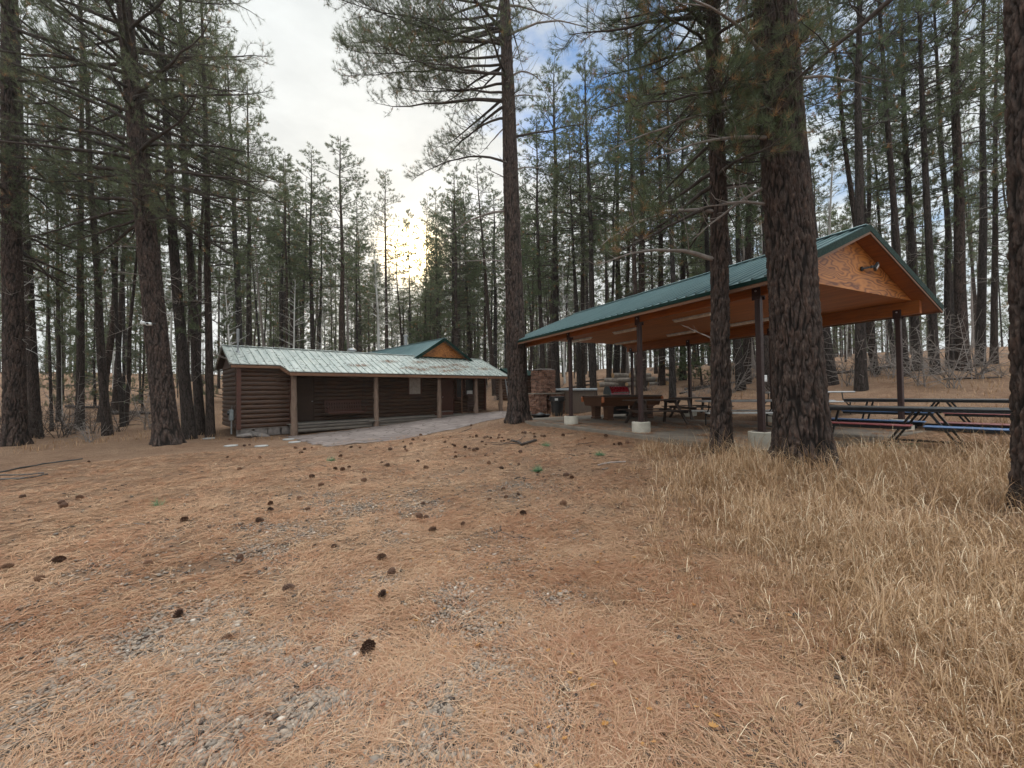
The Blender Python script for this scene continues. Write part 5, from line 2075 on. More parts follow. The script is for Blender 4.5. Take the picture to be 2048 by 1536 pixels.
def blocked(x, y, gap):
    if any((x - a) ** 2 + (y - b_) ** 2 < gap * gap for a, b_ in PLACED):
        return True
    q = np.array([x, y])
    t, v = (q - CB_O) @ CB_U, (q - CB_O) @ CB_V
    if -3.5 < t < 13.5 and -8 < v < 5.5 or 4.5 < t < 13.5 and v < 15.5 and v > 0:
        return True
    a, c = (q - PV_O) @ PV_N, (q - PV_O) @ PV_M
    if -4 < a < 7.5 and -8 < c < 12.5:
        return True
    return False


SECT = [(150, 'behind the very thick left-border trunks'), (300, 'behind the V-shaped pines'), (440, 'behind the big leaning pine'), (560, "beyond the cabin's left end"), (700, 'above the left half of the cabin roof'),
        (860, 'under the sun glow'), (1000, 'above the cabin gable'), (1130, 'behind the centre pine and fireplace'), (1260, 'behind the left pavilion posts'), (1400, 'behind the woodpile'),
        (1560, 'between the slim and the thickest dark trunk'), (1720, 'behind the thickest trunk'), (1850, 'above the pavilion roof peak'), (9999, 'right of the pavilion roof corner')]
cnt = 0
tries = 0
NFILL = 262
while cnt < NFILL and tries < 20000:
    tries += 1
    az = rg.uniform(-57, 57) if cnt < 232 else rg.uniform(-31, -3)
    r = 22 + 62 * rg.random() ** 1.15
    if az > 14 and rg.random() < .25:
        r = rg.uniform(19, 32)
    x, y = r * math.sin(rad(az)), r * math.cos(rad(az))
    pxx = 1024 + F_PX * x / y
    if y < (15.5 if x > 0 else 19) or blocked(x, y, 1.7):
        continue
    if 500 < pxx < 1040 and y < 33:
        continue
    H = rg.uniform(17, 24)
    lim = 330 if 700 < pxx < 1040 else (300 if 480 < pxx <= 700 else -999)
    if 1040 <= pxx < 1200:
        lim = 200
    if 760 < pxx < 900:
        lim = 565 if 803 < pxx < 868 else 320
    zt = (790 - lim) / F_PX * y + 1.55 - hz(x, y) - rg.uniform(0, 5)
    H = min(H, zt)
    if H < 6:
        continue
    if y < 62 and abs((x + 4.6) * math.cos(SUN_AZ) - (y - 5) * math.sin(SUN_AZ)) < 1.7:
        continue
    if H < 10:
        kind = rg.choice(['young_a', 'young_b'])
    else:
        kind = rg.choice(['tall_a', 'tall_b', 'full_a', 'full_b', 'slim_a', 'slim_b', 'slim_a'] if az > -24 else ['tall_a', 'tall_b', 'slim_b', 'slim_a', 'slim_b', 'full_b', 'slim_a'])
    if rg.random() < .08 and H > 9:
        kind = rg.choice(['aspen_a', 'aspen_b'])
        H = min(H, 13)
    se_ = [t_ for p_, t_ in SECT if pxx < p_][0]
    gr_ = 'pines standing ' + se_
    if cnt % 24 == 7:
        place('snag_a', x, y, rg.uniform(.2, .36), min(H, rg.uniform(8, 16)), (rg.gauss(0, .05), 0), rg.uniform(0, 6.3), 'bare grey standing dead pine ' + se_, 'dead pines in the stand', 'dead tree', 'dead_pine')
        cnt += 1
        continue
    dia = rg.uniform(.20, .46) if not kind.startswith('young') else rg.uniform(.12, .2)
    if kind.startswith('aspen'):
        place(kind, x, y, rg.uniform(.12, .2), H, (rg.uniform(-.06, .06), 0), rg.uniform(0, 6.3), 'bare pale birch trunk ' + ('in the stand behind the cabin' if az < 4 else 'in the stand behind the pavilion'), 'birches far behind ' + ('the cabin' if az < 4 else 'the pavilion'), 'birch tree', 'birch_tree')
    else:
        place(kind, x, y, dia, H, (rg.gauss(0, .034) - (.04 if az > 25 else 0), rg.gauss(0, .02)), rg.uniform(0, 6.3),
              ('thin' if dia < .28 else 'medium' if dia < .37 else 'thick') + (' young' if kind.startswith('young') else ' high-crowned' if kind[:4] in ('tall', 'slim') else ' low-crowned') + ' pine ' + ('in the nearer rows ' if y < 42 else 'deep in the stand ') + se_, gr_)
    cnt += 1
# the wood beyond, too deep to tell one tree from another: one mass
WV, WQ, WT, WTT = [], [], [], []
wn = 0
wT = Tree(500)
lowp = []
for sd in range(4):
    T = Tree(520 + sd)
    Hh = 18
    for i in range(46):
        u = (i + T.rs.rand()) / 46
        c0 = .12 if sd % 2 else .35
        h = Hh * (c0 + (1 - c0) * u)
        T.branch(np.array([0, 0, h]), T.rs.uniform(0, 2 * PI), -.1 + .7 * u, 2.5 * (1 - u) ** .6 * T.rs.uniform(.6, 1.1) + .2, .4, .4, tw=6, tn=2, n=3, rb=.03)
    v, t, ti = needles(T.rs, np.array(T.tp), np.array(T.td), 7, .42, .055, .04)
    tz = np.array([0, 3, 7, 12, 18.0])
    tv, tq = ring_trunk(np.stack([np.zeros(5), np.zeros(5), tz], 1), np.array([.2, .17, .14, .09, .02]), 7)
    lowp.append((v, t, ti, tv, tq))
wr = random.Random(41)
for i in range(520):
    az = rad(wr.uniform(-60, 60))
    r = wr.uniform(62, 125) if i < 230 else wr.uniform(38, 100)
    x, y = r * math.sin(az), r * math.cos(az)
    pxx = 1024 + F_PX * x / y
    if y < 110 and abs((x + 4.6) * math.cos(SUN_AZ) - (y - 5) * math.sin(SUN_AZ)) < 3:
        continue
    v, t, ti, tv, tq = lowp[i % 4 if i < 230 else 1 + 2 * (i % 2)]
    lim = 370 if 480 < pxx < 720 else (570 if 804 < pxx < 866 else 420) if 720 <= pxx < 900 else 400 if pxx < 1040 and pxx >= 900 else 330
    z = hz(x, y)
    sc_ = wr.uniform(.75, 1.1) if i < 230 else wr.uniform(.14, .42)
    top = (790 - lim) / F_PX * y + 1.55 - z
    sc_ = min(sc_, max(.2, top / 18))
    a = wr.uniform(0, 6.3)
    Rm = np.array([[math.cos(a), -math.sin(a), 0], [math.sin(a), math.cos(a), 0], [0, 0, 1]]) * sc_
    nv_ = v @ Rm.T + [x, y, z]
    nt_ = tv @ Rm.T + [x, y, z]
    WV += [nt_, nv_]
    WQ.append(tq + wn)
    WT.append(t + wn + len(nt_))
    WTT += [np.zeros(len(nt_)), ti]
    wn += len(nt_) + len(nv_)
WT, WQ = np.concatenate(WT), np.concatenate(WQ)
me = fast_mesh('woods', np.concatenate(WV), tris=WT, quads=WQ, mats=[M['needle'], M['limb']], attrs={'tint': np.concatenate(WTT)}, mat_idx=np.concatenate([np.zeros(len(WT), int), np.ones(len(WQ), int)]))
tag(link('woods', me), kind='stuff')

# low young conifers behind the pavilion and at the left
for px, Y, H, kind, lb in [(1352, 26, 4.6, 'young_b', 'bushy dark young conifer behind the pavilion, right of the woodpile'), (1405, 23, 5.2, 'young_b', 'bushy dark young conifer just left of the slim trunk'), (1468, 27, 4.4, 'young_a', 'bushy young conifer between the two dark trunks'),
                           (285, 25, 7.0, 'young_a', 'young green pine behind the V-shaped pair'), (118, 24, 8.5, 'young_a', 'young pine with yellowish limbs behind the left trunks'), (190, 27, 9, 'young_a', 'young green pine between the grey and the leaning trunk'), (450, 30, 7.5, 'young_b', 'young pine left of the cabin roof end'),
                           (548, 40, 9, 'young_a', 'pale green young pine left of the thin reddish one'), (592, 42, 11, 'young_a', 'bright green pointed young pine above the cabin roof'), (718, 44, 11, 'young_a', 'young pine right of the round-topped one'), (856, 52, 11.0, 'young_a', 'small pine lit golden right under the sun glow'), (870, 46, 10, 'young_a', 'young pine below the sun glow, right of the golden one')]:
    B_ = atY(px, 790, Y)
    place(kind, B_[0], B_[1], .16 * H / 8, H, (0, 0), px * .7, lb, 'young conifers')

# bare shrubs
SH = []
for sd in (1, 2, 3):
    T = Tree(200 + sd)
    for i in range(9):
        T.branch(np.array([T.rs.uniform(-.15, .15), T.rs.uniform(-.15, .15), -.05]), T.rs.uniform(0, 6.3), T.rs.uniform(.8, 1.4), T.rs.uniform(.9, 2.0), T.rs.uniform(-.1, .6), .2, rb=.012, live=0, tw=9, tl=.45, n=7, start=.15)
    (v, q_, dd), _ = T.meshes(1, .1, .01, 0, k=3)
    SH.append(fast_mesh('shrub', v, quads=q_, mats=[M['dead_limb'] if sd == 3 else M['limb']]))
shr = [(85, 16.5, 'thin curved bare shrub between the two thickest left trunks'), (122, 16.8, 'bare shrub right of the thin dark young pine'), (145, 18, 'bare crooked shrub left of the straight grey trunk'), (187, 18, 'bare shrub between the grey and the leaning trunk'), (12, 15.5, 'bare shrub at the left border'),
       (290, 19, 'bare shrub just left of the big leaning pine'), (236, 18.5, 'bare shrub below the V-shaped pines'), (1600, 19, 'grey bare shrub behind the thickest trunk'), (1692, 15.6, 'grey bare shrub beside the trunk behind the pavilion end'), (1745, 17, 'grey twiggy shrub right of the pavilion peak trunk'),
       (1790, 16, 'grey twiggy shrub behind the last far post'), (1850, 14, 'bare shrub right of the last far post'), (1905, 13.5, 'bare shrub in front of the leaning trunks at the right'), (1950, 14.5, 'dense grey shrub near the right border'), (1460, 19, 'bare shrub right of the slim trunk'), (1510, 24, 'bare shrub far behind the pale folding table')]
for i, (px, Y, lb) in enumerate(shr):
    B_ = atY(px, 790, Y)
    o = link('shrub', SH[i % 3 if px < 1500 else 2])
    o.location = (B_[0], B_[1], hz(B_[0], B_[1]))
    o.rotation_euler = (0, 0, i * 1.3)
    s_ = 1.0 + .25 * (i % 3) if px < 1500 else 1.35
    o.scale = (s_, s_, s_)
    tag(o, lb, 'shrub', 'bare shrubs')
# brush all over the rise behind: nobody could count its stems
UV, UQ, un = [], [], 0
T = Tree(300)
for i in range(7):
    T.branch(np.array([T.rs.uniform(-.2, .2), T.rs.uniform(-.2, .2), -.05]), T.rs.uniform(0, 6.3), T.rs.uniform(.6, 1.4), T.rs.uniform(.5, 1.3), .3, .2, rb=.011, live=0, tw=6, tl=.5, n=4, start=.1)
(bv, bq, _d), _ = T.meshes(1, .1, .01, 0, k=3)
ur = random.Random(9)
k = 0
while k < 230:
    az = rad(ur.uniform(-57, 57))
    r = ur.uniform(19, 60)
    x, y = r * math.sin(az), r * math.cos(az)
    if y < 14.5 or blocked(x, y, .5):
        continue
    a, s_ = ur.uniform(0, 6.3), ur.uniform(.5, 1.3)
    Rm = np.array([[math.cos(a), -math.sin(a), 0], [math.sin(a), math.cos(a), 0], [0, 0, ur.uniform(.6, 1.1)]]) * s_
    UV.append(bv @ Rm.T + [x, y, hz(x, y)])
    UQ.append(bq + un)
    un += len(bv)
    k += 1
me = fast_mesh('undergrowth', np.concatenate(UV), quads=np.concatenate(UQ), mats=[M['dead_limb']])
tag(link('undergrowth', me), kind='stuff')
# utility box on its pine
P = atY(1530, 757, 17.2)
ub = thing('utility_box', 'small white utility box on a pine trunk beside the thickest trunk', 'utility box', (P[0], P[1], P[2]), 0)
MB().box((0, 0, 0), (.13, .09, .28), bev=.01).build('case', M['white_paint'], ub)
MB().box((0, -.05, 0), (.11, .012, .24), bev=.004).build('door', M['white_paint'], ub)


# ------------------------------------------------------------------ fallen branches and sticks
def sticks(label, polys, rads, mat_='limb', name='fallen_branch', cat='branch', group='fallen branches and sticks', lift=.015):
    f = MB()
    P0 = None
    for pl_, (ra, rb) in zip(polys, rads):
        pts = []
        for (px, py) in pl_:
            P = on_ground(px, py)
            pts.append([P[0], P[1], hz(P[0], P[1]) + lift])
        pts = np.array(pts)
        if P0 is None:
            P0 = pts[0].copy()
        k = len(pts)
        tt = np.linspace(0, k - 1, (k - 1) * 4 + 1)
        fine = np.stack([np.interp(tt, range(k), pts[:, i]) for i in range(3)], 1)
        fine[1:-1] += np.random.RandomState(abs(int(pl_[0][0])) + 3).uniform(-.008, .008, (len(fine) - 2, 3))
        rr_ = np.linspace(ra, rb, len(fine))
        f.tube(fine - P0, rr_, 7)
    o = f.build(name, M[mat_])
    o.location = P0
    return tag(o, label, cat, group)


sticks('thick forked dead branch lying among pine cones in front of the centre pine', [[(1023, 884), (1035, 886), (1044, 893), (1056, 888), (1072, 884)], [(1044, 893), (1020, 890), (1003, 893), (985, 893)], [(1026, 885), (1010, 889), (970, 887)], [(1036, 886), (1043, 880), (1050, 873)]],
       [(.03, .035), (.012, .006), (.012, .006), (.01, .006)], lift=.05)
sticks('crooked grey branch on the needles in the middle of the clearing', [[(984, 1067), (990, 1072), (1000, 1066), (1002, 1058)], [(1003, 1070), (1025, 1078), (1060, 1081)], [(1000, 1057), (1023, 1059)]], [(.010, .010), (.012, .006), (.005, .004)])
sticks('short curved dark stick above the crooked grey branch', [[(1028, 958), (1040, 955), (1056, 957)]], [(.012, .008)])
sticks('pale weathered stick at the edge of the dry grass', [[(1195, 932), (1220, 927), (1252, 925)], [(1205, 940), (1215, 937)]], [(.016, .020), (.012, .010)], 'dead_limb')
sticks('thin dark stick right of the forked branch', [[(1152, 890), (1165, 888), (1188, 884)]], [(.012, .008)])
sticks('thin stick below the green tuft', [[(1135, 909), (1150, 912), (1168, 908)]], [(.008, .007)])
sticks('thin stick on the bright patch at the left', [[(240, 1052), (265, 1047), (290, 1051)]], [(.006, .004)], 'dead_limb')
sticks('long thin stick in front of the flagstone path', [[(918, 866), (932, 861), (943, 856)]], [(.010, .008)])
sticks('upper long dark hose line curving in from the left border', [[(-20, 950), (40, 937), (100, 926), (165, 918)]], [(.022, .018)], 'hose', 'garden_hose', 'hose', 'black hoses at the left border')
sticks('lower dark hose line curving in from the left border', [[(-20, 962), (50, 959), (95, 951)]], [(.022, .018)], 'hose', 'garden_hose', 'hose', 'black hoses at the left border')
sticks('middle dark hose line at the left border', [[(-20, 951), (40, 952), (88, 948)]], [(.018, .015)], 'hose', 'garden_hose', 'hose', 'black hoses at the left border')
# dead wood on the rise behind the pavilion
for i, (px, Y, L, a, r_, lb) in enumerate([(1140, 31, 5.5, .25, .09, 'long fallen trunk on the rise behind the fireplace'), (1195, 36, 4, .1, .08, 'fallen trunk far up the rise behind the woodpile'), (1420, 22, 2.6, -.1, .07, 'dead trunk lying right of the woodpile'), (1395, 21.5, 2.2, .3, .05, 'thin dead branch beside the woodpile end'),
                                           (1785, 21, 3.4, .05, .09, 'fallen trunk on the rise behind the last far post'), (1700, 20, 2.4, -.2, .08, 'dead trunk behind the pavilion peak trunk'), (1975, 15.5, 2.0, .5, .05, 'dead stick near the right border'), (1945, 14.5, 1.6, -.3, .04, 'thin dead branch below the trunks at the right'),
                                           (275, 24, 3.2, .1, .12, 'fallen trunk behind the big leaning pine'), (180, 27, 3.5, -.1, .10, 'fallen trunk in the clearing at the left'), (1560, 23, 3.0, .2, .08, 'fallen trunk behind the utility-box pine'), (1600, 30, 5.0, .0, .1, 'far fallen trunk on the rise right of centre')]):
    B_ = atY(px, 790, Y)
    pts = []
    for u in np.linspace(-.5, .5, 9):
        x, y = B_[0] + u * L * math.cos(a), B_[1] + u * L * math.sin(a)
        pts.append((x - B_[0], y - B_[1], hz(x, y) + r_ * .8))
    pts = np.array(pts)
    z0_ = pts[4][2]
    pts[:, 2] -= z0_
    f = MB()
    f.tube(pts, np.linspace(r_, r_ * .6, 9), 9)
    for k in range(5):
        j = 1 + k
        f.tube([pts[j], pts[j] + np.array([rg.uniform(-.3, .3), rg.uniform(-.3, .3), rg.uniform(.15, .5)])], [.018, .008], 5)
    o = f.build('fallen_log', M['limb'])
    o.location = (B_[0], B_[1], z0_)
    tag(o, lb, 'fallen log', 'dead wood on the forest floor')

# ------------------------------------------------------------------ pine cones
def cone_mesh(seed, closed=.0):
    rs = np.random.RandomState(seed)
    vs, fs = [], []
    Hc, Rc = .085, .030
    for i in range(95):
        u = (i + .5) / 95
        z = Hc * u
        rr_ = Rc * math.sin(PI * (u * .88 + .10)) ** .7
        th = i * 2.39996
        o_ = np.array([math.cos(th), math.sin(th), 0])
        t_ = np.array([-math.sin(th), math.cos(th), 0])
        el = .15 + .9 * u - closed
        d = o_ * math.cos(el) + np.array([0, 0, 1]) * math.sin(el)
        ln = .021 * rs.uniform(.8, 1.15) * (1.1 - .4 * u)
        wd = .0105 * rs.uniform(.8, 1.1) * (1.15 - .6 * u)
        b0 = o_ * rr_ * .35 + np.array([0, 0, z])
        tip = b0 + d * (ln + rr_ * .55)
        nrm = np.cross(t_, d)
        k = len(vs)
        vs += [b0 - t_ * wd * .35, b0 + t_ * wd * .35, tip + t_ * wd - d * .004, tip + d * .004, tip - t_ * wd - d * .004,
               tip + nrm * .0045 - d * .005, b0 - nrm * .003]
        fs += [(k, k + 1, k + 2, k + 5), (k, k + 5, k + 4), (k + 2, k + 3, k + 5), (k + 3, k + 4, k + 5), (k + 4, k + 6, k), (k + 1, k + 6, k + 2), (k + 2, k + 6, k + 3), (k + 3, k + 6, k + 4)]
    k = len(vs)
    for j in range(9):
        z = Hc * j / 8
        rr_ = Rc * .5 * math.sin(PI * (j / 8 * .88 + .10)) ** .7
        for t in range(7):
            vs.append(np.array([math.cos(t * .8976) * rr_, math.sin(t * .8976) * rr_, z]))
    for j in range(8):
        for t in range(7):
            fs.append((k + j * 7 + t, k + j * 7 + (t + 1) % 7, k + (j + 1) * 7 + (t + 1) % 7, k + (j + 1) * 7 + t))
    me = bpy.data.meshes.new('pine_cone')
    me.from_pydata([tuple(v - np.array([0, 0, Hc * .45])) for v in vs], [], fs)
    me.materials.append(M['cone'])
    return me


CM = [cone_mesh(1), cone_mesh(2, .15), cone_mesh(3, -.1)]
z1_ = [(27, 178), (70, 167), (8, 200), (298, 168), (352, 170), (525, 178), (612, 167), (616, 178), (626, 187), (602, 127), (661, 118), (652, 145), (690, 107), (706, 92), (727, 125), (835, 103), (850, 134), (880, 100), (895, 148), (905, 155), (947, 120), (967, 162), (990, 172), (1016, 181), (1038, 177), (1002, 36), (996, 102), (1012, 104), (1032, 100), (1064, 130), (1083, 108), (1096, 104), (1117, 108), (1167, 92), (1161, 107), (1181, 106), (1176, 124), (1194, 122), (1218, 118), (1088, 145), (1303, 80), (1318, 80), (1350, 78), (1370, 86), (1412, 98), (1430, 101), (1374, 104), (910, 188), (965, 216), (910, 217), (1085, 213), (1104, 258), (1178, 288), (1282, 260), (735, 283), (690, 244), (480, 253), (513, 270), (375, 358), (372, 312), (237, 217), (287, 283), (208, 293), (250, 296), (68, 338), (120, 386), (720, 500), (737, 580), (700, 580), (1107, 472), (1190, 407), (1290, 195), (1440, 35), (1485, 28), (1527, 47), (1540, 97), (1665, 112), (1790, 98), (1838, 144), (1873, 146), (1915, 136), (1555, 328), (1590, 338), (1275, 440), (1205, 457), (1305, 565), (1545, 500), (780, 665), (955, 628), (535, 915), (200, 755), (480, 825), (478, 1050), (400, 1360)]
z2_ = [(133, 460), (357, 490), (372, 508), (462, 461), (178, 565), (1080, 592), (865, 855), (318, 836), (345, 842), (230, 945), (32, 882), (1040, 1160), (1335, 1290), (1680, 1000), (1405, 818), (1583, 532), (1583, 495), (1750, 460), (1800, 530), (1515, 600), (1825, 338), (1727, 172), (1780, 178), (1758, 202), (1402, 292), (1520, 228), (1330, 226), (520, 250), (1430, 155), (1345, 118), (1460, 150)]
cones = [(600 + a / 2.926, 840 + b_ / 2.926) for a, b_ in z1_] + [(a / 2.926, 840 + b_ / 2.926) for a, b_ in z2_]
special = {(478, 1050): 'upright spiky open pine cone in the centre foreground', (400, 1360): 'reddish pine cone half sunk in needles in the lowest part of the clearing', (1107, 472): 'round open pine cone standing out alone in the middle of the clearing', (480, 825): 'wide open pine cone lying behind the upright spiky one',
           (1040, 1160): 'dark open pine cone on the gravel at the lower left', (1335, 1290): 'lighter brown round pine cone right below the dark one on the gravel', (865, 855): 'long dark pine cone lying on its side on the gravel at the left', (32, 882): 'pine cone cut off by the left border',
           (230, 945): 'dark pine cone below the touching pair at the left', (1680, 1000): 'reddish pine cone lying right of the gravel patch at the lower left', (318, 836): 'left cone of the touching pair near the left border', (345, 842): 'right cone of the touching pair near the left border'}
allz = z1_ + z2_


def cone_label(px, py):
    if px > 1190:
        return 'small pine cone on the needles near the pavilion pier'
    if py < 866 and px > 1050:
        return 'pine cone at the foot of the centre pine by the pavilion slab'
    if py < 895 and px > 960:
        return 'pine cone in the cluster round the thick forked branch'
    if py < 900 and px > 780:
        return 'small dark pine cone between the path and the forked branch'
    if py < 910 and px > 590:
        return 'small dark pine cone just in front of the flagstone path'
    if py < 960 and px > 900:
        return 'pine cone below the forked branch, right of the middle'
    if py < 960 and px > 560:
        return 'pine cone in the middle distance of the clearing, left of centre'
    if px < 300:
        return 'pine cone lying in the left part of the clearing'
    if px < 720:
        return 'pine cone on or beside the gravel left of centre'
    return 'pine cone in the nearer middle of the clearing'


rg = random.Random(21)
for i, (px, py) in enumerate(cones):
    P = on_ground(px, py)
    o = link('pine_cone', CM[i % 3])
    s_ = rg.uniform(.6, 1.2) * (.85 if P[1] < 6 else .95)
    o.scale = (s_, s_, s_)
    o.location = (P[0], P[1], hz(P[0], P[1]) + .03 * s_)
    o.rotation_euler = (rg.uniform(1.1, 1.9), rg.uniform(-.4, .4), rg.uniform(0, 6.3))
    if allz[i] == (478, 1050) or allz[i] == (1040, 1160):
        o.rotation_euler = (.25, .3, 1)
    near = P[1] < 4.2
    tag(o, special.get(allz[i], cone_label(px, py)), 'pine cone', 'pine cones scattered over the clearing')

# fresh green needle tufts fallen on the ground
for px, py, k, lb in [(660, 922, 26, 'fallen green needle tuft left of the middle, before the path'), (1075, 943, 40, 'largest fallen green needle tuft, below the forked branch'), (1198, 912, 26, 'bright green needle tuft near the pavilion pier'), (1090, 893, 24, 'flat green needle tuft right of the forked branch'), (315, 1012, 14, 'few green needles on the bright patch at the left')]:
    P = on_ground(px, py)
    rs = np.random.RandomState(px)
    dirs = np.stack([np.cos(rs.uniform(0, 6.3, 6)), np.sin(rs.uniform(0, 6.3, 6)), np.full(6, .35)], 1)
    v, t, ti = needles(rs, rs.uniform(-.05, .05, (6, 3)) * [1, 1, .3], dirs, k, .19, .005, 0)
    v[:, 2] = np.abs(v[:, 2]) + .01
    me = fast_mesh('needle_tuft', v, tris=t, mats=[M['green_tuft']], attrs={'tint': ti})
    o = link('needle_tuft', me)
    o.location = (P[0], P[1], hz(P[0], P[1]))
    tag(o, lb, 'needle tuft', 'fallen green needle tufts')

# ------------------------------------------------------------------ ground cover
rs = np.random.RandomState(99)


def polar(n_, r0, r1, a0=-62, a1=62, pw=1.0):
    r = r0 * (r1 / r0) ** (rs.rand(n_) ** pw)
    a = np.radians(rs.uniform(a0, a1, n_))
    return r * np.sin(a), r * np.cos(a)


def inside_built(x, y):
    t = (x - CB_O[0]) * CB_U[0] + (y - CB_O[1]) * CB_U[1]
    v = (x - CB_O[0]) * CB_V[0] + (y - CB_O[1]) * CB_V[1]
    path = inpoly(t, v, poly)
    a = (x - PV_O[0]) * PV_N[0] + (y - PV_O[1]) * PV_N[1]
    c = (x - PV_O[0]) * PV_M[0] + (y - PV_O[1]) * PV_M[1]
    return path, (a > -.45) & (a < PW + .65) & (c > YA + .2) & (c < YB)


# dry pine needles
n_ = 200000
x, y = polar(n_, 1.25, 15)
path, slab = inside_built(x, y)
g = gravel_mask(x, y)
s_ = grass_mask(x, y)
clump = fbm(x, y, .35, 3)
keep = (rs.rand(n_) < (1 - .80 * g) * (1 - .75 * s_) * np.clip(clump * 2.2 - .35, .15, 1)) & ((~path) | (rs.rand(n_) < .12)) & ((~slab) | (rs.rand(n_) < .9 * (fbm(x, y, .9, 2) > .47)))
x, y = x[keep], y[keep]
path, slab = inside_built(x, y)
n_ = len(x)
z = Hb(x, y)
z = np.where(slab, .505, np.where(path, z + .03, z))
r = np.sqrt(x * x + y * y)
main = (fbm(x, y, .8, 2) - .5) * 9 + .5
tint = np.clip(fbm(x + 5, y, .5, 2) + rs.uniform(-.5, .5, n_), 0, .88)
tint[rs.rand(n_) < .02] = .97
V, F, TI = [], [], []
for k in range(3):
    th = main + rs.uniform(-1.5, 1.5, n_) * (.45 + 1.2 * rs.rand(n_)) + (k - 1) * .16
    L = rs.uniform(.07, .155, n_) * (1 + .03 * r)
    wd = (.0010 + .0005 * rs.rand(n_)) * (1 + r * .26)
    d = np.stack([np.cos(th), np.sin(th), rs.uniform(-.05, .13, n_)], 1)
    bend = np.stack([-np.sin(th), np.cos(th), np.zeros(n_)], 1) * (rs.uniform(-.2, .2, n_) * L)[:, None]
    sd = np.stack([-np.sin(th), np.cos(th), rs.uniform(-.4, .4, n_)], 1) * wd[:, None]
    p = np.stack([x, y, z + .004 + rs.rand(n_) ** 2 * .022], 1)
    mid = p + d * (L * .5)[:, None] + bend * .5 + [0, 0, .006]
    tip = p + d * L[:, None] + bend * .2
    V.append(np.stack([p - sd * .6, p + sd * .6, mid + sd * .5, mid - sd * .5, tip], 1))
    TI.append(np.repeat(np.where(tint > .9, tint, np.clip(tint + rs.uniform(-.3, .3, n_), 0, .88)), 5))
V = np.concatenate(V).reshape(-1, 3)
TI = np.concatenate(TI)
kb = (np.arange(len(V) // 5) * 5)[:, None]
me = fast_mesh('needle_litter', V, tris=kb + [3, 2, 4], quads=kb + [0, 1, 2, 3], mats=[M['litter']], attrs={'tint': TI})
tag(link('needle_litter', me), kind='stuff')

# gravel
import bmesh
bm = bmesh.new()
bmesh.ops.create_icosphere(bm, subdivisions=1, radius=1)
iv = np.array([v.co[:] for v in bm.verts])
it = np.array([[v.index for v in f.verts] for f in bm.faces])
bm.free()
n_ = 260000
x, y = polar(n_, 1.25, 10, -62, 25)
g = gravel_mask(x, y)
keep = rs.rand(n_) < g * 1.0 + .012
x, y = x[keep], y[keep]
path, slab = inside_built(x, y)
x, y = x[~path & ~slab], y[~path & ~slab]
n_ = len(x)
r = np.sqrt(x * x + y * y)
sz = rs.gamma(4, .0017, n_) * (1 + .05 * r) + .0035
a = rs.uniform(0, 6.3, n_)
sc3 = np.stack([sz, sz * rs.uniform(.55, .9, n_), sz * rs.uniform(.35, .6, n_)], 1)
vv = iv[None] * sc3[:, None] * (1 + rs.uniform(-.14, .14, (n_, len(iv), 1)))
ca, sa = np.cos(a)[:, None], np.sin(a)[:, None]
X = vv[..., 0] * ca - vv[..., 1] * sa + x[:, None]
Y_ = vv[..., 0] * sa + vv[..., 1] * ca + y[:, None]
Zp = vv[..., 2] + (Hb(x, y) + sz * .3 + .006 * rs.rand(n_))[:, None]
V = np.stack([X, Y_, Zp], -1).reshape(-1, 3)
T_ = (it[None] + (np.arange(n_) * len(iv))[:, None, None]).reshape(-1, 3)
me = fast_mesh('gravel', V, tris=T_, mats=[M['pebble']], attrs={'tint': np.repeat(rs.rand(n_), len(iv))}, smooth=True)
tag(link('gravel', me), kind='stuff')


# dry grass
def blades(x, y, h, wd, curl, lean_dir, segs=6, tint=None, flat=0.0):
    n_ = len(x)
    z = Hb(x, y)
    th = lean_dir
    o_ = np.stack([np.cos(th), np.sin(th)], 1)
    sd = np.stack([-np.sin(th + rs.uniform(-.6, .6, n_)), np.cos(th + rs.uniform(-.6, .6, n_)), rs.uniform(-.3, .3, n_)], 1)
    P = np.stack([x, y, z - .01], 1)
    V = []
    e = PI / 2 - flat - rs.uniform(0, .35, n_)
    for k in range(segs + 1):
        u = k / segs
        w_ = wd * (1 - u ** 1.6) * .5 + .0003
        V.append(P - sd * w_[:, None])
        V.append(P + sd * w_[:, None])
        ee = e - curl * u ** 1.6
        st = (h / segs)[:, None]
        P = P + st * np.stack([o_[:, 0] * np.cos(ee), o_[:, 1] * np.cos(ee), np.sin(ee)], 1)
    V = np.stack(V, 1)
    base = (np.arange(n_) * 2 * (segs + 1))[:, None, None]
    k = np.arange(segs)[None, :, None] * 2
    Q = (base + k + np.array([0, 1, 3, 2])[None, None]).reshape(-1, 4)
    ti = np.repeat(tint, 2 * (segs + 1))
    return V.reshape(-1, 3), Q, ti


nt_ = 15000
tx, ty = polar(nt_, 1.15, 12, 4, 66)
keep = rs.rand(nt_) < grass_mask(tx, ty) * np.clip(fbm(tx, ty, .45, 3) * 2.6 - .45, .10, 1)
tx, ty = tx[keep], ty[keep]
NB = 15
n_ = len(tx) * NB
thh = rs.uniform(0, 2 * PI, n_)
tr = np.sqrt(tx * tx + ty * ty)
rad_ = np.repeat(.022 + .010 * tr, NB) * np.sqrt(rs.rand(n_)) * rs.uniform(.5, 1.6, n_)
x, y = np.repeat(tx, NB) + np.cos(thh) * rad_, np.repeat(ty, NB) + np.sin(thh) * rad_
r = np.sqrt(x * x + y * y)
hn = fbm(x, y, .9, 3)
th_ = np.repeat(rs.uniform(.6, 1.35, len(tx)), NB)
h = rs.uniform(.09, .30, n_) * (1 + .75 * np.clip((y - 3.6) / 2.4, 0, 1)) * (.6 + .85 * hn) * th_ * (.5 + .5 * np.repeat(grass_mask(tx, ty), NB)) * np.clip(.62 + r * .10, 0, 1.15)
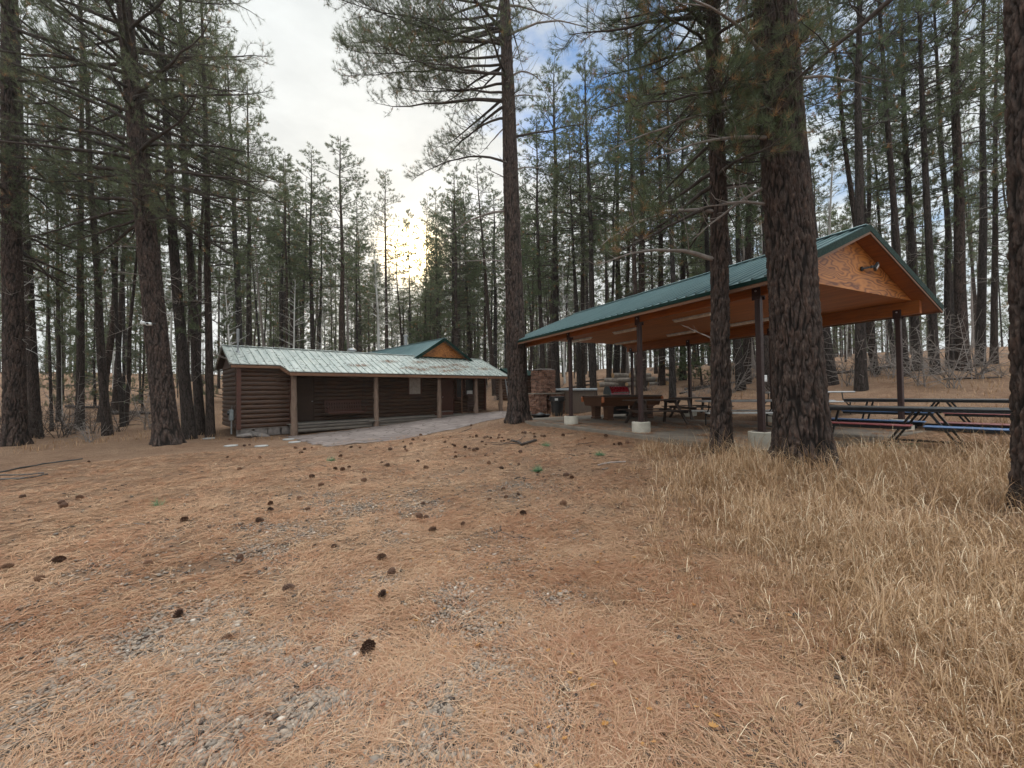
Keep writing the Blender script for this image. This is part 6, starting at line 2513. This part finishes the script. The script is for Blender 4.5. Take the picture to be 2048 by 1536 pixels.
wd = rs.uniform(.0016, .0038, n_) * (1 + r * .11)
curl = rs.gamma(2.6, 1.2, n_)
tint = np.clip(fbm(x, y, .7, 2) * .7 + np.repeat(rs.uniform(-.25, .35, len(tx)), NB) + rs.uniform(-.25, .25, n_), 0, .88)
tint[rs.rand(n_) < .09] = .97
V1, Q1, T1 = blades(x, y, h, wd, curl, thh + rs.uniform(-.7, .7, n_), tint=tint)
# matted blades lying at the edge and in the near corner
n_ = 42000
x, y = polar(n_, 1.2, 9, -8, 66)
e1 = 1.1 + np.maximum(0, y - 3.5) * .22
m_ = np.clip(1 - np.abs(x - e1 - .1) / 1.1, 0, 1) * .8 + (x > e1) * .35
keep = rs.rand(n_) < m_
x, y = x[keep], y[keep]
path, slab = inside_built(x, y)
x, y = x[~slab], y[~slab]
n_ = len(x)
tint = np.clip(rs.uniform(0, .7, n_), 0, .88)
tint[rs.rand(n_) < .04] = .97
V2, Q2, T2 = blades(x, y, rs.uniform(.07, .20, n_), rs.uniform(.0013, .0028, n_) * (1 + .1 * np.sqrt(x * x + y * y)), rs.uniform(-.2, 1.2, n_), rs.uniform(0, 6.3, n_), segs=3, tint=tint, flat=rs.uniform(.9, 1.4, n_))
# tall seed stalks
n_ = 1500
x, y = polar(n_, 2.0, 10, 10, 62)
keep = rs.rand(n_) < grass_mask(x, y)
x, y = x[keep], y[keep]
n_ = len(x)
V3, Q3, T3 = blades(x, y, rs.uniform(.35, .62, n_), rs.uniform(.003, .005, n_), rs.uniform(.1, 1.3, n_), rs.uniform(0, 6.3, n_), tint=rs.uniform(.3, .88, n_))
# short tufts on the rise
n_ = 26000
x, y = polar(n_, 14, 40, -58, 58)
keep = (rs.rand(n_) < np.clip(fbm(x, y, 2.5, 3) * 3 - 1.2, 0, 1)) & ((y > 15) | (x > 8) | (x < -14))
x, y = x[keep], y[keep]
path, slab = inside_built(x, y)
t_ = (x - CB_O[0]) * CB_U[0] + (y - CB_O[1]) * CB_U[1]
v_ = (x - CB_O[0]) * CB_V[0] + (y - CB_O[1]) * CB_V[1]
k_ = ~path & ~slab & ~((t_ > -2.2) & (t_ < 12) & (v_ > -.3) & (v_ < 4.5))
x, y = x[k_], y[k_]
n_ = len(x)
V4, Q4, T4 = blades(x, y, rs.uniform(.08, .28, n_), rs.uniform(.010, .022, n_), rs.uniform(.2, 2.2, n_), rs.uniform(0, 6.3, n_), segs=3, tint=np.clip(rs.uniform(0, .7, n_), 0, .88))
o1, o2, o3 = len(V1), len(V1) + len(V2), len(V1) + len(V2) + len(V3)
me = fast_mesh('dry_grass', np.concatenate([V1, V2, V3, V4]), quads=np.concatenate([Q1, Q2 + o1, Q3 + o2, Q4 + o3]), mats=[M['straw']], attrs={'tint': np.concatenate([T1, T2, T3, T4])})
tag(link('dry_grass', me), kind='stuff')

# bark chips and twig bits in the litter
n_ = 9000
x, y = polar(n_, 1.25, 13, -62, 50)
path, slab = inside_built(x, y)
k_ = ~slab & (rs.rand(n_) < np.clip(fbm(x, y, .6, 3) * 2.4 - .5, .1, 1))
x, y = x[k_], y[k_]
n_ = len(x)
r = np.sqrt(x * x + y * y)
tw_ = rs.rand(n_) < .45
ln_ = np.where(tw_, rs.uniform(.03, .12, n_), rs.uniform(.008, .028, n_)) * (1 + .04 * r)
wd_ = np.where(tw_, rs.uniform(.0015, .003, n_), ln_ * rs.uniform(.4, .8, n_)) * (1 + .06 * r)
ht_ = np.where(tw_, wd_, ln_ * .25)
a = rs.uniform(0, 6.3, n_)
cu = np.array([(sx, sy, sz) for sx in (-.5, .5) for sy in (-.5, .5) for sz in (0, 1)])
vv = cu[None] * np.stack([ln_, wd_, ht_], 1)[:, None] * (1 + rs.uniform(-.25, .25, (n_, 8, 3)))
X = vv[..., 0] * np.cos(a)[:, None] - vv[..., 1] * np.sin(a)[:, None] + x[:, None]
Y_ = vv[..., 0] * np.sin(a)[:, None] + vv[..., 1] * np.cos(a)[:, None] + y[:, None]
Zp = vv[..., 2] + vv[..., 0] * rs.uniform(-.2, .2, n_)[:, None] + (Hb(x, y) + .012)[:, None]
fq = np.array([(0, 1, 3, 2), (4, 6, 7, 5), (0, 4, 5, 1), (2, 3, 7, 6), (0, 2, 6, 4), (1, 5, 7, 3)])
me = fast_mesh('debris', np.stack([X, Y_, Zp], -1).reshape(-1, 3), quads=(fq[None] + (np.arange(n_) * 8)[:, None, None]).reshape(-1, 4), mats=[M['limb']])
tag(link('debris', me), kind='stuff')

# fallen oak leaves
lf = np.array([(0, 0), (.12, .10), (.08, .22), (.26, .30), (.16, .42), (.34, .56), (.18, .66), (.20, .84), (0, 1), (-.20, .84), (-.18, .66), (-.34, .56), (-.16, .42), (-.26, .30), (-.08, .22), (-.12, .10)])
f = MB()
for i in range(100):
    r_ = 1.3 * (6.5 / 1.3) ** rs.rand()
    a = math.radians(rs.uniform(-20, 55))
    X, Yv = r_ * math.sin(a), r_ * math.cos(a)
    s1 = rs.uniform(.02, .045)
    th = rs.uniform(0, 6.3)
    tl = rs.uniform(-.5, .5, 2)
    pts = []
    for u, v in lf:
        px_, py_ = u * s1, v * s1
        zz = abs(u) * s1 * 1.0 + (v - .5) ** 2 * s1 * .8
        pts.append((X + px_ * math.cos(th) - py_ * math.sin(th), Yv + px_ * math.sin(th) + py_ * math.cos(th), zz + .014 + px_ * tl[0] + py_ * tl[1] * .4))
    pts = np.array(pts)
    pts[:, 2] += hz(X, Yv) + .012
    c_ = pts.mean(0)
    f.add(np.vstack([pts, c_ - [0, 0, s1 * .25]]), [(j, (j + 1) % 16, 16) for j in range(16)])
o = f.build('fallen_leaves', M['leaf'])
at_ = o.data.attributes.new('tint', 'FLOAT', 'POINT')
at_.data.foreach_set('value', np.repeat(rs.rand(100) * .97, 17).astype(np.float32))
tag(o, kind='stuff')

# needles gathered on the cabin roof
n_ = 3600
cl_ = np.array([(3.0, .5), (5.6, .4), (6.2, .2), (7.2, .6), (7.6, .1), (8.4, .3), (9.3, .8), (8.9, 1.1), (4.8, 1.2), (10.6, .6), (6.7, 1.3), (7.9, .7)])
ci = rs.randint(0, len(cl_), n_)
t_ = cl_[ci, 0] + rs.randn(n_) * .28
v_ = np.clip(cl_[ci, 1] + rs.randn(n_) * .10 + (t_ - cl_[ci, 0]) * .15, -.3, 2.2)
zr = RZ - SL * np.abs(v_ - 2.3) + .01
th = rs.uniform(0, 6.3, n_)
d = np.stack([np.cos(th) * .11, np.sin(th) * .11, np.sin(th) * .11 * SL + .012], 1)
p = np.stack([t_, v_, zr], 1)
sd = np.stack([-np.sin(th), np.cos(th), np.cos(th) * SL], 1) * .006
V = np.stack([p - sd, p + sd, p + d], 1).reshape(-1, 3)
c_, s__ = math.cos(PI / 2 - CB_A), math.sin(PI / 2 - CB_A)
V = np.stack([V[:, 0] * c_ - V[:, 1] * s__ + CB_O[0], V[:, 0] * s__ + V[:, 1] * c_ + CB_O[1], V[:, 2]], 1)
me = fast_mesh('roof_litter', V, tris=np.arange(n_ * 3).reshape(-1, 3), mats=[M['roof_litter']], attrs={'tint': np.repeat(rs.rand(n_) * .8, 3)})
tag(link('roof_litter', me), kind='stuff')

# ------------------------------------------------------------------ air
hx0, hx1, hy0, hy1 = gx.min() - 2, gx.max() + 2, gy.min() - 2, gy.max() + 2
hm = bpy.data.materials.new('air')
hm.use_nodes = True
hm.node_tree.nodes.clear()
q = NT(hm.node_tree)
o_ = q.node('ShaderNodeOutputMaterial')
pv_ = q.node('ShaderNodeVolumePrincipled')
pv_.inputs['Color'].default_value = (.93, .94, .93, 1)
pv_.inputs['Density'].default_value = HAZE
pv_.inputs['Anisotropy'].default_value = .55
q.l.new(pv_.outputs[0], o_.inputs['Volume'])
ztop = max(40.0, float(GZ.max()) + 28)
hb = MB().box(((hx0 + hx1) / 2, (hy0 + hy1) / 2, (GZ.min() - 1 + ztop) / 2), (hx1 - hx0, hy1 - hy0, ztop - GZ.min() + 1)).build('haze', hm)
tag(hb, kind='stuff')
